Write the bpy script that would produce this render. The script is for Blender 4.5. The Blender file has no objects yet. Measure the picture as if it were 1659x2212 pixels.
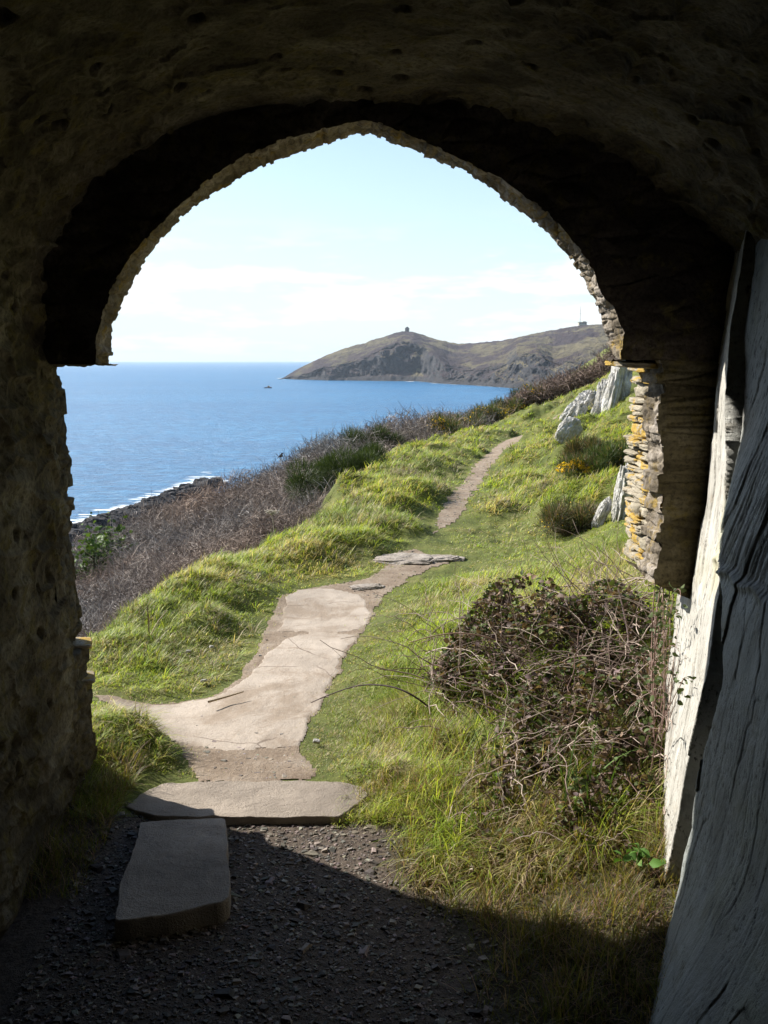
import bpy, math, random
import numpy as np
from math import radians, sin, cos, tan, pi
rng = np.random.default_rng(7)
random.seed(7)
sc = bpy.context.scene

# ------------------------------------------------------------------ camera, sky, sun, exposure
EYE = 1.8; F = 2150.0; PITCH = radians(8.69); CX, CY = 829.5, 1106.0
HOR = CY-F*tan(PITCH)
SEA = -25.0
SUN_AZ = radians(59)      # to the left of straight ahead
SUN_EL = radians(36)
cam = bpy.data.cameras.new("camera"); co = bpy.data.objects.new("camera", cam)
sc.collection.objects.link(co); sc.camera = co
co.location = (0, 0, EYE); co.rotation_euler = (pi/2 - PITCH, 0, 0)
cam.sensor_fit = 'VERTICAL'; cam.sensor_height = 36; cam.lens = 36*F/2212.0
cam.clip_start = 0.05; cam.clip_end = 200000

w = bpy.data.worlds.new("World"); sc.world = w; w.use_nodes = True
nt = w.node_tree; nt.nodes.clear()
def N(t, ty, **k):
    n = t.nodes.new(ty)
    for a, b in k.items(): setattr(n, a, b)
    return n
def ML(t, op, a, b=None, c=None):
    n = t.nodes.new('ShaderNodeMath'); n.operation = op
    for i, v in enumerate((a, b, c)):
        if v is None: continue
        if isinstance(v, (int, float)): n.inputs[i].default_value = v
        else: t.links.new(v, n.inputs[i])
    return n.outputs[0]
out = N(nt, 'ShaderNodeOutputWorld'); bg = N(nt, 'ShaderNodeBackground')
sky = N(nt, 'ShaderNodeTexSky', sky_type='NISHITA'); sky.sun_disc = False
sky.sun_elevation = SUN_EL; sky.sun_rotation = -SUN_AZ
sky.altitude = 0; sky.air_density = 1.0; sky.dust_density = .5; sky.ozone_density = 1.0
tc = N(nt, 'ShaderNodeTexCoord'); sp = N(nt, 'ShaderNodeSeparateXYZ'); nt.links.new(tc.outputs['Generated'], sp.inputs[0])
mp = N(nt, 'ShaderNodeMapping'); mp.inputs['Scale'].default_value = (5, 5, 26); nt.links.new(tc.outputs['Generated'], mp.inputs[0])
cn = N(nt, 'ShaderNodeTexNoise'); cn.inputs['Scale'].default_value = 1.5; cn.inputs['Detail'].default_value = 7; cn.inputs['Roughness'].default_value = .62
nt.links.new(mp.outputs[0], cn.inputs['Vector'])
lo = N(nt, 'ShaderNodeMapRange', interpolation_type='SMOOTHSTEP'); nt.links.new(sp.outputs[2], lo.inputs[0])
lo.inputs[1].default_value = .06; lo.inputs[2].default_value = .15; lo.inputs[3].default_value = 1; lo.inputs[4].default_value = 0
mask = N(nt, 'ShaderNodeMapRange', interpolation_type='SMOOTHSTEP'); nt.links.new(cn.outputs[0], mask.inputs[0])
mask.inputs[1].default_value = .45; mask.inputs[2].default_value = .57
cm = ML(nt, 'MULTIPLY', ML(nt, 'MULTIPLY', lo.outputs[0], mask.outputs[0]), .85)
mx = N(nt, 'ShaderNodeMix', data_type='RGBA'); nt.links.new(cm, mx.inputs[0]); nt.links.new(sky.outputs[0], mx.inputs[6])
mx.inputs[7].default_value = (6.0, 6.05, 6.1, 1)
# thin bright veil of high cloud thickening towards the horizon, most of it below the sun
vl = N(nt, 'ShaderNodeMapRange', interpolation_type='SMOOTHSTEP'); nt.links.new(sp.outputs[2], vl.inputs[0])
vl.inputs[1].default_value = -.02; vl.inputs[2].default_value = .30; vl.inputs[3].default_value = 1; vl.inputs[4].default_value = .0
sid = N(nt, 'ShaderNodeMapRange', interpolation_type='SMOOTHSTEP'); nt.links.new(sp.outputs[0], sid.inputs[0]); sid.inputs[1].default_value = -.5; sid.inputs[2].default_value = .35; sid.inputs[3].default_value = 1; sid.inputs[4].default_value = .55
vm = N(nt, 'ShaderNodeMix', data_type='RGBA'); nt.links.new(ML(nt, 'MULTIPLY', ML(nt, 'MULTIPLY', vl.outputs[0], sid.outputs[0]), .95), vm.inputs[0]); nt.links.new(sky.outputs[0], vm.inputs[6]); vm.inputs[7].default_value = (3.95, 5.0, 5.5, 1)
nt.links.new(vm.outputs[2], mx.inputs[6])
nt.links.new(mx.outputs[2], bg.inputs[0]); bg.inputs[1].default_value = 0.095
nt.links.new(bg.outputs[0], out.inputs[0])

sl = bpy.data.lights.new("sun", 'SUN'); so = bpy.data.objects.new("sun", sl); sc.collection.objects.link(so)
sl.energy = 5.0; sl.angle = radians(.53); sl.color = (1, .95, .87)
from mathutils import Vector
sd = Vector((-sin(SUN_AZ)*cos(SUN_EL), cos(SUN_AZ)*cos(SUN_EL), sin(SUN_EL)))
so.rotation_euler = sd.to_track_quat('Z', 'Y').to_euler(); so.location = (-20, 15, 20)
sc.view_settings.view_transform = 'Standard'; sc.view_settings.look = 'None'
sc.view_settings.exposure = 1.0; sc.view_settings.gamma = 1
sc.cycles.max_bounces = 7; sc.cycles.diffuse_bounces = 5; sc.cycles.transmission_bounces = 4
sc.cycles.use_denoising = True

# ------------------------------------------------------------------ geometry helpers
fw = np.array([0, cos(PITCH), -sin(PITCH)]); up = np.array([0, sin(PITCH), cos(PITCH)])
def ray(px, py):
    return fw*F + np.array([1., 0, 0])*(px-CX) + up*(CY-py)
def P(px, py, Y):
    d = ray(px, py); t = Y/d[1]; return np.array([d[0]*t, Y, EYE+d[2]*t])
def G(px, py, z=0.):
    d = ray(px, py); t = (z-EYE)/d[2]; return np.array([d[0]*t, d[1]*t, z])

_perm = np.random.default_rng(3).permutation(256); _perm = np.concatenate([_perm]*3)
_g3 = np.random.default_rng(4).normal(size=(256, 3)); _g3 /= np.linalg.norm(_g3, axis=1)[:, None]
def perlin(p):
    p = np.asarray(p, float); i = np.floor(p).astype(int); f = p-i; i &= 255
    u = f*f*f*(f*(f*6-15)+10); r = 0
    for dx in (0, 1):
        for dy in (0, 1):
            for dz in (0, 1):
                h = _perm[_perm[_perm[i[:, 0]+dx]+i[:, 1]+dy]+i[:, 2]+dz]
                g = _g3[h]; dd = g[:, 0]*(f[:, 0]-dx)+g[:, 1]*(f[:, 1]-dy)+g[:, 2]*(f[:, 2]-dz)
                ww = (u[:, 0] if dx else 1-u[:, 0])*(u[:, 1] if dy else 1-u[:, 1])*(u[:, 2] if dz else 1-u[:, 2])
                r = r+dd*ww
    return r*1.5
def fbm(p, octv=4, gain=.5, ridged=False):
    p = np.asarray(p, float); a = 1.; s = 0; tot = 0
    for k in range(octv):
        n = perlin(p*(2.03**k)+17.3*k)
        if ridged: n = 1-2*np.abs(n)
        s = s+a*n; tot += a; a *= gain
    return s/tot
def worley(p):      # 3D cells: F1, F2, id in 0..1
    p = np.asarray(p, float); i = np.floor(p).astype(int); f1 = np.full(len(p), 9.); f2 = f1.copy(); idd = np.zeros(len(p))
    for dx in (-1, 0, 1):
        for dy in (-1, 0, 1):
            for dz in (-1, 0, 1):
                c = i+np.array([dx, dy, dz]); cc = c & 255
                h = _perm[_perm[_perm[cc[:, 0]]+cc[:, 1]]+cc[:, 2]]
                o = np.stack([_perm[h+1], _perm[h+7], _perm[h+13]], 1)/256.
                d = np.linalg.norm(c+o-p, axis=1)
                m = d < f1; f2 = np.where(m, f1, np.minimum(f2, d)); idd = np.where(m, h/256., idd); f1 = np.where(m, d, f1)
    return f1, f2, idd
def p2(x, y, s, z=0.):
    x = np.asarray(x, float); y = np.asarray(y, float)
    return np.stack([x*s, y*s, np.full(x.shape, z)], -1)
def sstep(a, b, x):
    t = np.clip((x-a)/(b-a), 0, 1); return t*t*(3-2*t)

COL = sc.collection
def mesh(name, V, faces, mat, parent=None, smooth=True, col=None, attrs=None):
    """faces: list of int arrays (n,3) and/or (n,4)"""
    me = bpy.data.meshes.new(name); V = np.asarray(V, np.float32)
    if not isinstance(faces, (list, tuple)): faces = [faces]
    faces = [np.asarray(f, np.int32) for f in faces if len(f)]
    me.vertices.add(len(V)); me.vertices.foreach_set('co', V.ravel())
    nl = sum(f.size for f in faces); npoly = sum(len(f) for f in faces)
    me.loops.add(nl); me.loops.foreach_set('vertex_index', np.concatenate([f.ravel() for f in faces]))
    me.polygons.add(npoly); st = []; c = 0
    for f in faces:
        st.append(c+np.arange(len(f))*f.shape[1]); c += f.size
    me.polygons.foreach_set('loop_start', np.concatenate(st).astype(np.int32))
    me.polygons.foreach_set('use_smooth', np.full(npoly, smooth))
    me.update(calc_edges=True)
    if col is not None:
        a = me.color_attributes.new('Col', 'FLOAT_COLOR', 'POINT')
        cc = np.ones((len(V), 4), np.float32); cc[:, :3] = col; a.data.foreach_set('color', cc.ravel())
    for k, v in (attrs or {}).items():
        a = me.attributes.new(k, 'FLOAT', 'POINT'); a.data.foreach_set('value', np.asarray(v, np.float32))
    me.materials.append(mat)
    o = bpy.data.objects.new(name, me); COL.objects.link(o)
    if parent is not None: o.parent = parent
    return o
def tag(o, label=None, cat=None, group=None, kind=None):
    if label: o['label'] = label
    if cat: o['category'] = cat
    if group: o['group'] = group
    if kind: o['kind'] = kind
    return o
def thing(name, label, cat, group=None, loc=(0, 0, 0)):
    o = bpy.data.objects.new(name, None); COL.objects.link(o); o.location = loc
    o.empty_display_size = .1
    return tag(o, label, cat, group)
def local(o, V):    # shift verts to the thing's own origin
    return np.asarray(V)-np.array(o.location)
def gridf(n, m, wrap=False):
    i = np.arange(n-1)[:, None]; j = np.arange(m if wrap else m-1)[None]; j2 = (j+1) % m
    return np.stack(np.broadcast_arrays(i*m+j, (i+1)*m+j, (i+1)*m+j2, i*m+j2), -1).reshape(-1, 4)
def resample(pts, n):
    pts = np.asarray(pts, float); d = np.r_[0, np.cumsum(np.linalg.norm(np.diff(pts, axis=0), axis=1))]
    s = np.linspace(0, d[-1], n); return np.stack([np.interp(s, d, pts[:, k]) for k in range(pts.shape[1])], 1)
def smoothline(pts, it=2):
    pts = np.asarray(pts, float)
    for _ in range(it):
        a = pts[:-1]*.75+pts[1:]*.25; b = pts[:-1]*.25+pts[1:]*.75
        m = np.empty((2*len(a), pts.shape[1])); m[0::2] = a; m[1::2] = b
        pts = np.vstack([pts[:1], m, pts[-1:]])
    return pts

# blades: strips with taper.  K segments
def blades(B, head, L, W, lean, droop, K=2, tip=.0, twist=None):
    n = len(B); t = np.linspace(0, 1, K+1)[None, :, None]
    h = np.stack([np.cos(head), np.sin(head), np.zeros(n)], 1)
    ang = (lean[:, None]+droop[:, None]*np.linspace(0, 1, K+1)[None])      # angle from vertical
    seg = L[:, None]/K
    mid = .5*(ang[:, 1:]+ang[:, :-1])
    ds = np.sin(mid)*seg; dz = np.cos(mid)*seg
    R = np.concatenate([np.zeros((n, 1)), np.cumsum(ds, 1)], 1); Z = np.concatenate([np.zeros((n, 1)), np.cumsum(dz, 1)], 1)
    C = B[:, None]+h[:, None]*R[..., None]; C[..., 2] += Z
    tw = head+pi/2 if twist is None else twist
    s = np.stack([np.cos(tw), np.sin(tw), np.zeros(n)], 1)
    wd = (W[:, None]*(1-(1-tip)*np.linspace(0, 1, K+1)[None]**1.5))[..., None]
    A = C-s[:, None]*wd*.5; D = C+s[:, None]*wd*.5
    V = np.stack([A, D], 2).reshape(n, (K+1)*2, 3)
    base = np.arange(n)[:, None]*(K+1)*2
    fs = []
    for k in range(K):
        q = np.array([2*k, 2*k+1, 2*k+3, 2*k+2]); fs.append(base+q)
    return V.reshape(-1, 3), np.concatenate(fs), (K+1)*2
def tubes(C, R, sides=4):
    """C (n,K,3) centre lines, R (n,K) radii"""
    n, K, _ = C.shape
    T = np.gradient(C, axis=1); T /= np.linalg.norm(T, axis=2, keepdims=True)+1e-9
    a = np.where(np.abs(T[..., 2:3]) > .9, np.array([1., 0, 0]), np.array([0, 0, 1.]))
    U = np.cross(T, a); U /= np.linalg.norm(U, axis=2, keepdims=True)+1e-9; W_ = np.cross(T, U)
    th = np.arange(sides)*2*pi/sides
    V = C[:, :, None]+R[:, :, None, None]*(U[:, :, None]*np.cos(th)[None, None, :, None]+W_[:, :, None]*np.sin(th)[None, None, :, None])
    f = gridf(K, sides, True); fs = (np.arange(n)[:, None, None]*K*sides+f[None]).reshape(-1, 4)
    return V.reshape(-1, 3), fs
def leaves(Pc, size, nrm_jit=1.0, fold=.35, up_bias=.6):
    """ovate folded leaves: 8 verts each"""
    n = len(Pc); d = rng.normal(size=(n, 3)); d[:, 2] *= .5; d /= np.linalg.norm(d, axis=1)[:, None]
    nn = rng.normal(size=(n, 3))*nrm_jit; nn[:, 2] += up_bias*2; nn -= d*(nn*d).sum(1)[:, None]; nn /= np.linalg.norm(nn, axis=1)[:, None]+1e-9
    s = np.cross(d, nn); L = size[:, None]
    def pt(a, b, c): return Pc+d*L*a+s*L*b+nn*L*c
    V = np.stack([pt(0, 0, 0), pt(.35, -.34, fold*.3), pt(.7, -.27, fold*.22), pt(1, 0, -.12), pt(.7, .27, fold*.22), pt(.35, .34, fold*.3), pt(.35, 0, .02), pt(.7, 0, .0)], 1)
    b = np.arange(n)[:, None]*8
    q = np.concatenate([b+np.array(k) for k in ([1, 2, 7, 6], [6, 7, 4, 5])]); t = np.concatenate([b+np.array(k) for k in ([0, 1, 6], [0, 6, 5], [2, 3, 7], [7, 3, 4])])
    return V.reshape(-1, 3), [q, t], 8

def blob(n=14, pw=3.0):
    """rounded cube template"""
    a = np.linspace(-1, 1, n); V = []; Fq = []; c = 0
    for ax in range(3):
        for s in (-1, 1):
            u, v = np.meshgrid(a, a, indexing='ij'); pnt = np.zeros((n, n, 3)); pnt[..., ax] = s
            pnt[..., (ax+1) % 3] = u; pnt[..., (ax+2) % 3] = v; V.append(pnt.reshape(-1, 3))
            f = gridf(n, n)+c; Fq.append(f if s > 0 else f[:, ::-1]); c += n*n
    V = np.vstack(V); V = V/(np.sum(np.abs(V)**pw, axis=1)**(1/pw))[:, None]
    return V, np.vstack(Fq)
def rotm(rx, ry, rz):
    def r(a, i, j):
        m = np.eye(3); m[i, i] = m[j, j] = cos(a); m[i, j] = -sin(a); m[j, i] = sin(a); return m
    return r(rz, 0, 1) @ r(ry, 2, 0) @ r(rx, 1, 2)
def rock_geo(c, size, rot=(0, 0, 0), seed=0, n=20, pw=4, rough=.25, freq=1.6, grain=(1, 1, 1)):
    V, f = blob(n, pw); q = V*np.array(grain)*freq+seed*7.7
    d = fbm(q, 5, .55, True)*.6+fbm(q*.5+3, 3)*.8
    V = V*(1+rough*d)[:, None]
    return (V*np.array(size)) @ rotm(*rot).T+np.array(c), f
class MB:
    def __init__(s): s.V = []; s.F = {}; s.n = 0; s.C = []
    def add(s, V, F_, col=None):
        for f in (F_ if isinstance(F_, (list, tuple)) else [F_]):
            f = np.asarray(f); s.F.setdefault(f.shape[1], []).append(f+s.n)
        s.V.append(V); s.n += len(V)
        if col is not None: s.C.append(np.broadcast_to(np.asarray(col, float), (len(V), 3)))
        return s
    def box(s, c, h, rot=(0, 0, 0), col=None):
        v = np.array([[x, y, z] for x in (-1, 1) for y in (-1, 1) for z in (-1, 1)], float)*np.array(h)
        f = np.array([[0, 1, 3, 2], [4, 6, 7, 5], [0, 4, 5, 1], [2, 3, 7, 6], [0, 2, 6, 4], [1, 5, 7, 3]])
        return s.add(v @ rotm(*rot).T+np.array(c), f, col)
    def build(s, name, mat, parent=None, smooth=True, attrs=None):
        V = np.vstack(s.V)
        if parent is not None: V = local(parent, V)
        return mesh(name, V, [np.vstack(v) for v in s.F.values()], mat, parent, smooth, np.vstack(s.C) if s.C else None, attrs)

# ------------------------------------------------------------------ materials
def mat_new(name):
    m = bpy.data.materials.new(name); m.use_nodes = True; t = m.node_tree; t.nodes.clear()
    o = N(t, 'ShaderNodeOutputMaterial'); b = N(t, 'ShaderNodeBsdfPrincipled'); t.links.new(b.outputs[0], o.inputs[0])
    b.inputs['Roughness'].default_value = .9; b.inputs['Specular IOR Level'].default_value = .2
    return m, t, b, o
def noise(t, scale, detail=5, rough=.6, vec=None, dist=0):
    n = N(t, 'ShaderNodeTexNoise'); n.inputs['Scale'].default_value = scale; n.inputs['Detail'].default_value = detail
    n.inputs['Roughness'].default_value = rough; n.inputs['Distortion'].default_value = dist
    if vec is not None: t.links.new(vec, n.inputs['Vector'])
    return n.outputs[0]
def pos(t, scale=(1, 1, 1), rot=(0, 0, 0)):
    g = N(t, 'ShaderNodeNewGeometry'); m = N(t, 'ShaderNodeMapping'); m.inputs['Scale'].default_value = scale; m.inputs['Rotation'].default_value = rot
    t.links.new(g.outputs['Position'], m.inputs[0]); return m.outputs[0]
def ramp(t, fac, stops):
    r = N(t, 'ShaderNodeValToRGB'); e = r.color_ramp.elements
    while len(e) > 1: e.remove(e[0])
    for i, (p, c) in enumerate(stops):
        x = e[0] if i == 0 else e.new(p)
        x.position = p; x.color = (*c, 1)
    t.links.new(fac, r.inputs[0]); return r.outputs[0]
def mixc(t, fac, a, b, mode='MIX'):
    m = N(t, 'ShaderNodeMix', data_type='RGBA', blend_type=mode)
    for i, v in ((0, fac), (6, a), (7, b)):
        if isinstance(v, (int, float)): m.inputs[i].default_value = v
        elif isinstance(v, tuple): m.inputs[i].default_value = (*v, 1)
        else: t.links.new(v, m.inputs[i])
    return m.outputs[2]
def mrange(t, v, a, b, c=0., d=1.):
    m = N(t, 'ShaderNodeMapRange', interpolation_type='SMOOTHSTEP'); t.links.new(v, m.inputs[0])
    for i, q in enumerate((a, b, c, d)): m.inputs[i+1].default_value = q
    return m.outputs[0]
def bump(t, b, h, strength=.5, dist=.02):
    n = N(t, 'ShaderNodeBump'); n.inputs['Strength'].default_value = strength; n.inputs['Distance'].default_value = dist
    t.links.new(h, n.inputs['Height']); t.links.new(n.outputs[0], b.inputs['Normal'])
def attr(t, name): 
    a = N(t, 'ShaderNodeAttribute'); a.attribute_name = name; return a
def leafmat(name, trans=.35, rough=.55, spec=.35):
    m, t, b, o = mat_new(name); a = attr(t, 'Col'); t.links.new(a.outputs['Color'], b.inputs['Base Color'])
    b.inputs['Roughness'].default_value = rough; b.inputs['Specular IOR Level'].default_value = spec
    tr = N(t, 'ShaderNodeBsdfTranslucent'); t.links.new(mixc(t, 1., a.outputs['Color'], (1.5, 1.5, .7), 'MULTIPLY'), tr.inputs[0])
    ms = N(t, 'ShaderNodeMixShader'); ms.inputs[0].default_value = trans
    t.links.new(b.outputs[0], ms.inputs[1]); t.links.new(tr.outputs[0], ms.inputs[2]); t.links.new(ms.outputs[0], o.inputs[0])
    return m
def colmat(name, rough=.85, spec=.2, nscale=40, nb=.3, bd=.004):
    m, t, b, o = mat_new(name); a = attr(t, 'Col'); n = noise(t, nscale, 5, .65, pos(t))
    c = mixc(t, 1., a.outputs['Color'], ramp(t, n, [(.25, (.55, .55, .55)), (.75, (1.35, 1.35, 1.35))]), 'MULTIPLY')
    t.links.new(c, b.inputs['Base Color']); b.inputs['Roughness'].default_value = rough; b.inputs['Specular IOR Level'].default_value = spec
    bump(t, b, n, nb, bd); return m
def flatmat(name, c, rough=.7, spec=.3, nscale=8):
    m, t, b, o = mat_new(name); n = noise(t, nscale, 4, .6, pos(t))
    t.links.new(mixc(t, n, tuple(x*.75 for x in c), tuple(min(1, x*1.2) for x in c)), b.inputs['Base Color'])
    b.inputs['Roughness'].default_value = rough; b.inputs['Specular IOR Level'].default_value = spec; return m

M_grass = leafmat('grass_blades', .42, .5, .3)
M_leaf = leafmat('leaf_blades', .2, .6, .2)
M_twig = colmat('twigs', .8, .25, 60, .1)
M_gorse = leafmat('gorse_spines', .2, .6, .3)
M_flower = leafmat('yellow_petals', .3, .6, .3)

def masonry(name, c1, c2, c3, moss):
    m, t, b, o = mat_new(name); p = pos(t)
    a = noise(t, 2.6, 8, .68, p, .4); c = noise(t, 11, 7, .7, p, .3); d = noise(t, 60, 5, .7, p)
    base = ramp(t, a, [(.3, c1), (.5, c2), (.68, c3)])
    base = mixc(t, mrange(t, c, .5, .66), base, moss)
    base = mixc(t, mrange(t, d, .25, .6, .75, 0.), base, tuple(x*.25 for x in c1))
    vo = N(t, 'ShaderNodeTexVoronoi'); vo.inputs['Scale'].default_value = 8; t.links.new(pos(t, (.7, .7, 1.9)), vo.inputs['Vector'])
    base = mixc(t, mrange(t, vo.outputs['Distance'], .5, .8, 0, .5), base, tuple(x*.4 for x in c1))
    t.links.new(base, b.inputs['Base Color']); b.inputs['Roughness'].default_value = .95; b.inputs['Specular IOR Level'].default_value = .12
    h = ML(t, 'ADD', ML(t, 'MULTIPLY', c, .7), ML(t, 'MULTIPLY', d, .4))
    bump(t, b, h, .8, .02); return m
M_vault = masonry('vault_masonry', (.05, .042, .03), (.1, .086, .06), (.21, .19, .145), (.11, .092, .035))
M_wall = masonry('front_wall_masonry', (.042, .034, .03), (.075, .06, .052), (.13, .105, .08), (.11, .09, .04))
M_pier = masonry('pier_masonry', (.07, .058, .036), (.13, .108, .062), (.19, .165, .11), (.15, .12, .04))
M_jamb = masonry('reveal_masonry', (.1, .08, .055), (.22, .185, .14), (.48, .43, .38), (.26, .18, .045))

# slate outcrop
def slate(name):
    m, t, b, o = mat_new(name)
    g = pos(t, (3, 3, 1.25), (0.12, 0, 0)); a = noise(t, 3.2, 8, .66, g, .25)
    f = noise(t, 26, 6, .7, g, .2); p = noise(t, 1.7, 5, .6, pos(t)); q = noise(t, 9, 6, .7, pos(t))
    c = ramp(t, a, [(.28, (.2, .19, .17)), (.42, (.38, .365, .325)), (.6, (.48, .465, .42)), (.75, (.58, .565, .52))])
    c = mixc(t, mrange(t, p, .52, .7, 0, .5), c, (.42, .4, .22))
    c = mixc(t, ML(t, 'MULTIPLY', mrange(t, f, .36, .47, .9, 0), mrange(t, noise(t, 4.5, 4, .6, pos(t)), .36, .55)), c, (.05, .045, .04))
    c = mixc(t, mrange(t, noise(t, 2.3, 6, .7, pos(t, (1, 1, .7)), .8), .5, .62, 0, .28), c, (.2, .19, .165))
    c = mixc(t, mrange(t, q, .56, .68, 0, .6), c, (.27, .23, .17))
    ck = noise(t, 5, 6, .75, pos(t, (5, 5, .55), (.12, 0, 0)), .6); c = mixc(t, mrange(t, ck, .66, .7, 0, .85), c, (.035, .03, .028))
    c = mixc(t, attr(t, 'bed').outputs['Fac'], c, mixc(t, 1., c, (.52, .58, .62), 'MULTIPLY'))  # near plate darkened and cooled to paint its shade into the rock colour
    c = mixc(t, attr(t, 'fresh').outputs['Fac'], c, (.03, .03, .034))  # shade inside the cleft painted as near-black rock
    t.links.new(c, b.inputs['Base Color']); b.inputs['Roughness'].default_value = .6; b.inputs['Specular IOR Level'].default_value = .3
    bump(t, b, ML(t, 'ADD', f, ML(t, 'MULTIPLY', q, .8)), .5, .012); return m
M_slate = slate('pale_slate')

def rockmat(name, c1, c2, lich=(.4, .3, .08), amt=.5):
    m, t, b, o = mat_new(name); p = pos(t); a = noise(t, 5, 8, .7, p, .5); d = noise(t, 30, 6, .7, p); l = noise(t, 7, 6, .7, pos(t, (1, 1, 1.4)))
    c = ramp(t, a, [(.3, c1), (.65, c2)]); c = mixc(t, mrange(t, d, .25, .5, .7, 0), c, tuple(x*.3 for x in c1))
    c = mixc(t, mrange(t, l, .5, .58, 0, amt), c, lich)
    t.links.new(c, b.inputs['Base Color']); b.inputs['Roughness'].default_value = .85
    bump(t, b, d, .7, .03); return m
M_quartz = rockmat('white_outcrop_rock', (.3, .28, .25), (.62, .6, .56), (.22, .2, .13), .4)
M_lichen = rockmat('lichen_stone', (.2, .175, .12), (.44, .39, .3), (.42, .27, .04), .9)
M_dark = rockmat('shore_rock', (.012, .012, .013), (.04, .036, .036), (.05, .05, .05), .2)

# concrete
def concrete(name, c1, c2, crack=True):
    m, t, b, o = mat_new(name); p = pos(t); a = noise(t, 2.2, 7, .65, p); d = noise(t, 90 if crack else 140, 4, .7, p); e = noise(t, 22 if crack else 70, 5, .8, p)
    c = ramp(t, a, [(.3, c1), (.7, c2)]); c = mixc(t, mrange(t, e, .58, .7, 0, .45), c, (.22, .16, .11))
    c = mixc(t, mrange(t, d, .3, .45, .5, 0), c, (.17, .13, .1))
    if crack: c = mixc(t, mrange(t, noise(t, 1.9, 8, .75, p, .6), .46, .62, 0, .7), c, (.22, .165, .115))
    if crack:
        vo = N(t, 'ShaderNodeTexVoronoi', feature='DISTANCE_TO_EDGE'); vo.inputs['Scale'].default_value = 1.3
        dn = mixc(t, .12, pos(t, (1, .7, 1)), N(t, 'ShaderNodeTexNoise').outputs['Color']); t.links.new(dn, vo.inputs['Vector'])
        k = ML(t, 'MULTIPLY', mrange(t, vo.outputs['Distance'], .0, .006, .7, 0), mrange(t, a, .45, .55)); c = mixc(t, k, c, (.1, .07, .05))
    t.links.new(c, b.inputs['Base Color'])
    bump(t, b, ML(t, 'ADD', ML(t, 'MULTIPLY', d, .6), e), .9 if not crack else .55, .008 if not crack else .012); return m
M_conc = concrete('weathered_concrete', (.3, .25, .2), (.44, .375, .31))
M_slab = concrete('stone_slab', (.22, .185, .15), (.45, .38, .31), False)
m, t, b, o = mat_new('path_dirt'); a = noise(t, 5, 7, .65, pos(t)); d = noise(t, 45, 6, .75, pos(t)); c = ramp(t, a, [(.3, (.18, .13, .09)), (.5, (.26, .2, .145)), (.7, (.34, .28, .22))])
c = mixc(t, mrange(t, d, .55, .68, 0, .5), c, (.4, .35, .3)); c = mixc(t, mrange(t, d, .3, .45, .6, 0), c, (.1, .07, .045))
t.links.new(c, b.inputs['Base Color']); bump(t, b, d, .8, .02); M_dirt = m
m, t, b, o = mat_new('turf_ground'); a = noise(t, 2.5, 7, .65, pos(t)); d = noise(t, 35, 5, .7, pos(t)); zone = attr(t, 'zone').outputs['Fac']
g = ramp(t, a, [(.3, (.06, .08, .018)), (.55, (.12, .135, .03)), (.75, (.2, .175, .07))])
g = mixc(t, mrange(t, d, .5, .7, 0, .5), g, (.16, .12, .06))
e = ramp(t, d, [(.3, (.03, .024, .018)), (.7, (.1, .08, .06))])
gr = ramp(t, d, [(.3, (.055, .042, .032)), (.7, (.14, .11, .085))])
c = mixc(t, mrange(t, zone, .5, 1.), g, e); c = mixc(t, mrange(t, zone, 1.5, 2.), c, gr)
t.links.new(c, b.inputs['Base Color']); bump(t, b, d, .7, .03); M_turf = m

# ------------------------------------------------------------------ terrain
ctrl = []
def cg(px, py, z=0.): ctrl.append(G(px, py, z))
def cp(px, py, Y, h=0.): q = P(px, py, Y); q[2] -= h; ctrl.append(q)
for q in [(300,1550),(500,1560),(620,1620),(450,1400),(640,1400),(300,1450),(700,1285),(850,1225),(900,1165),(1000,1180),(1150,1185),(1210,1150),(950,1120),(1010,1040),(1060,980),(560,1660),(700,1650),(820,1330),(760,1480),(560,1330),(600,1230),(1040,1240)]: cg(*q)
cg(1120,945,.0); cg(1190,922,.05); cg(230,1400,0.); cg(330,1315,.02); cg(430,1248,.0); cg(580,1195,0); cg(740,1090,.0); cg(800,1030,-.1); cg(880,985,-.2); cg(960,940,-.2)
cp(165,1350,9.0,.7); cp(165,1222,18,.75); cp(160,1196,26,.75); cp(220,1172,26,.75); ctrl += [np.array(q, float) for q in [(-42,132,-24.4),(-34,150,-24.2),(-37,172,-24.6)]]; cp(400,1185,12.5,.8); cp(400,1088,28,.9); cp(600,1085,17,.9); cp(600,998,30,1.25)
cp(750,950,35,1.15); cp(870,950,36,.8); cp(300,1290,8.6,.7); cp(500,1165,11.5,.55); cp(680,1050,16,.5)
cp(1000,912,32,.6); cp(1140,872,36,.7); cp(1250,835,39,.8); cp(1330,808,41,.8); cp(1230,900,26); cp(1330,870,22); cp(1350,1010,13); cp(1350,1150,8.6); cp(1290,1050,11.5); cp(1280,950,17); cp(1100,900,31,.0)
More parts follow.
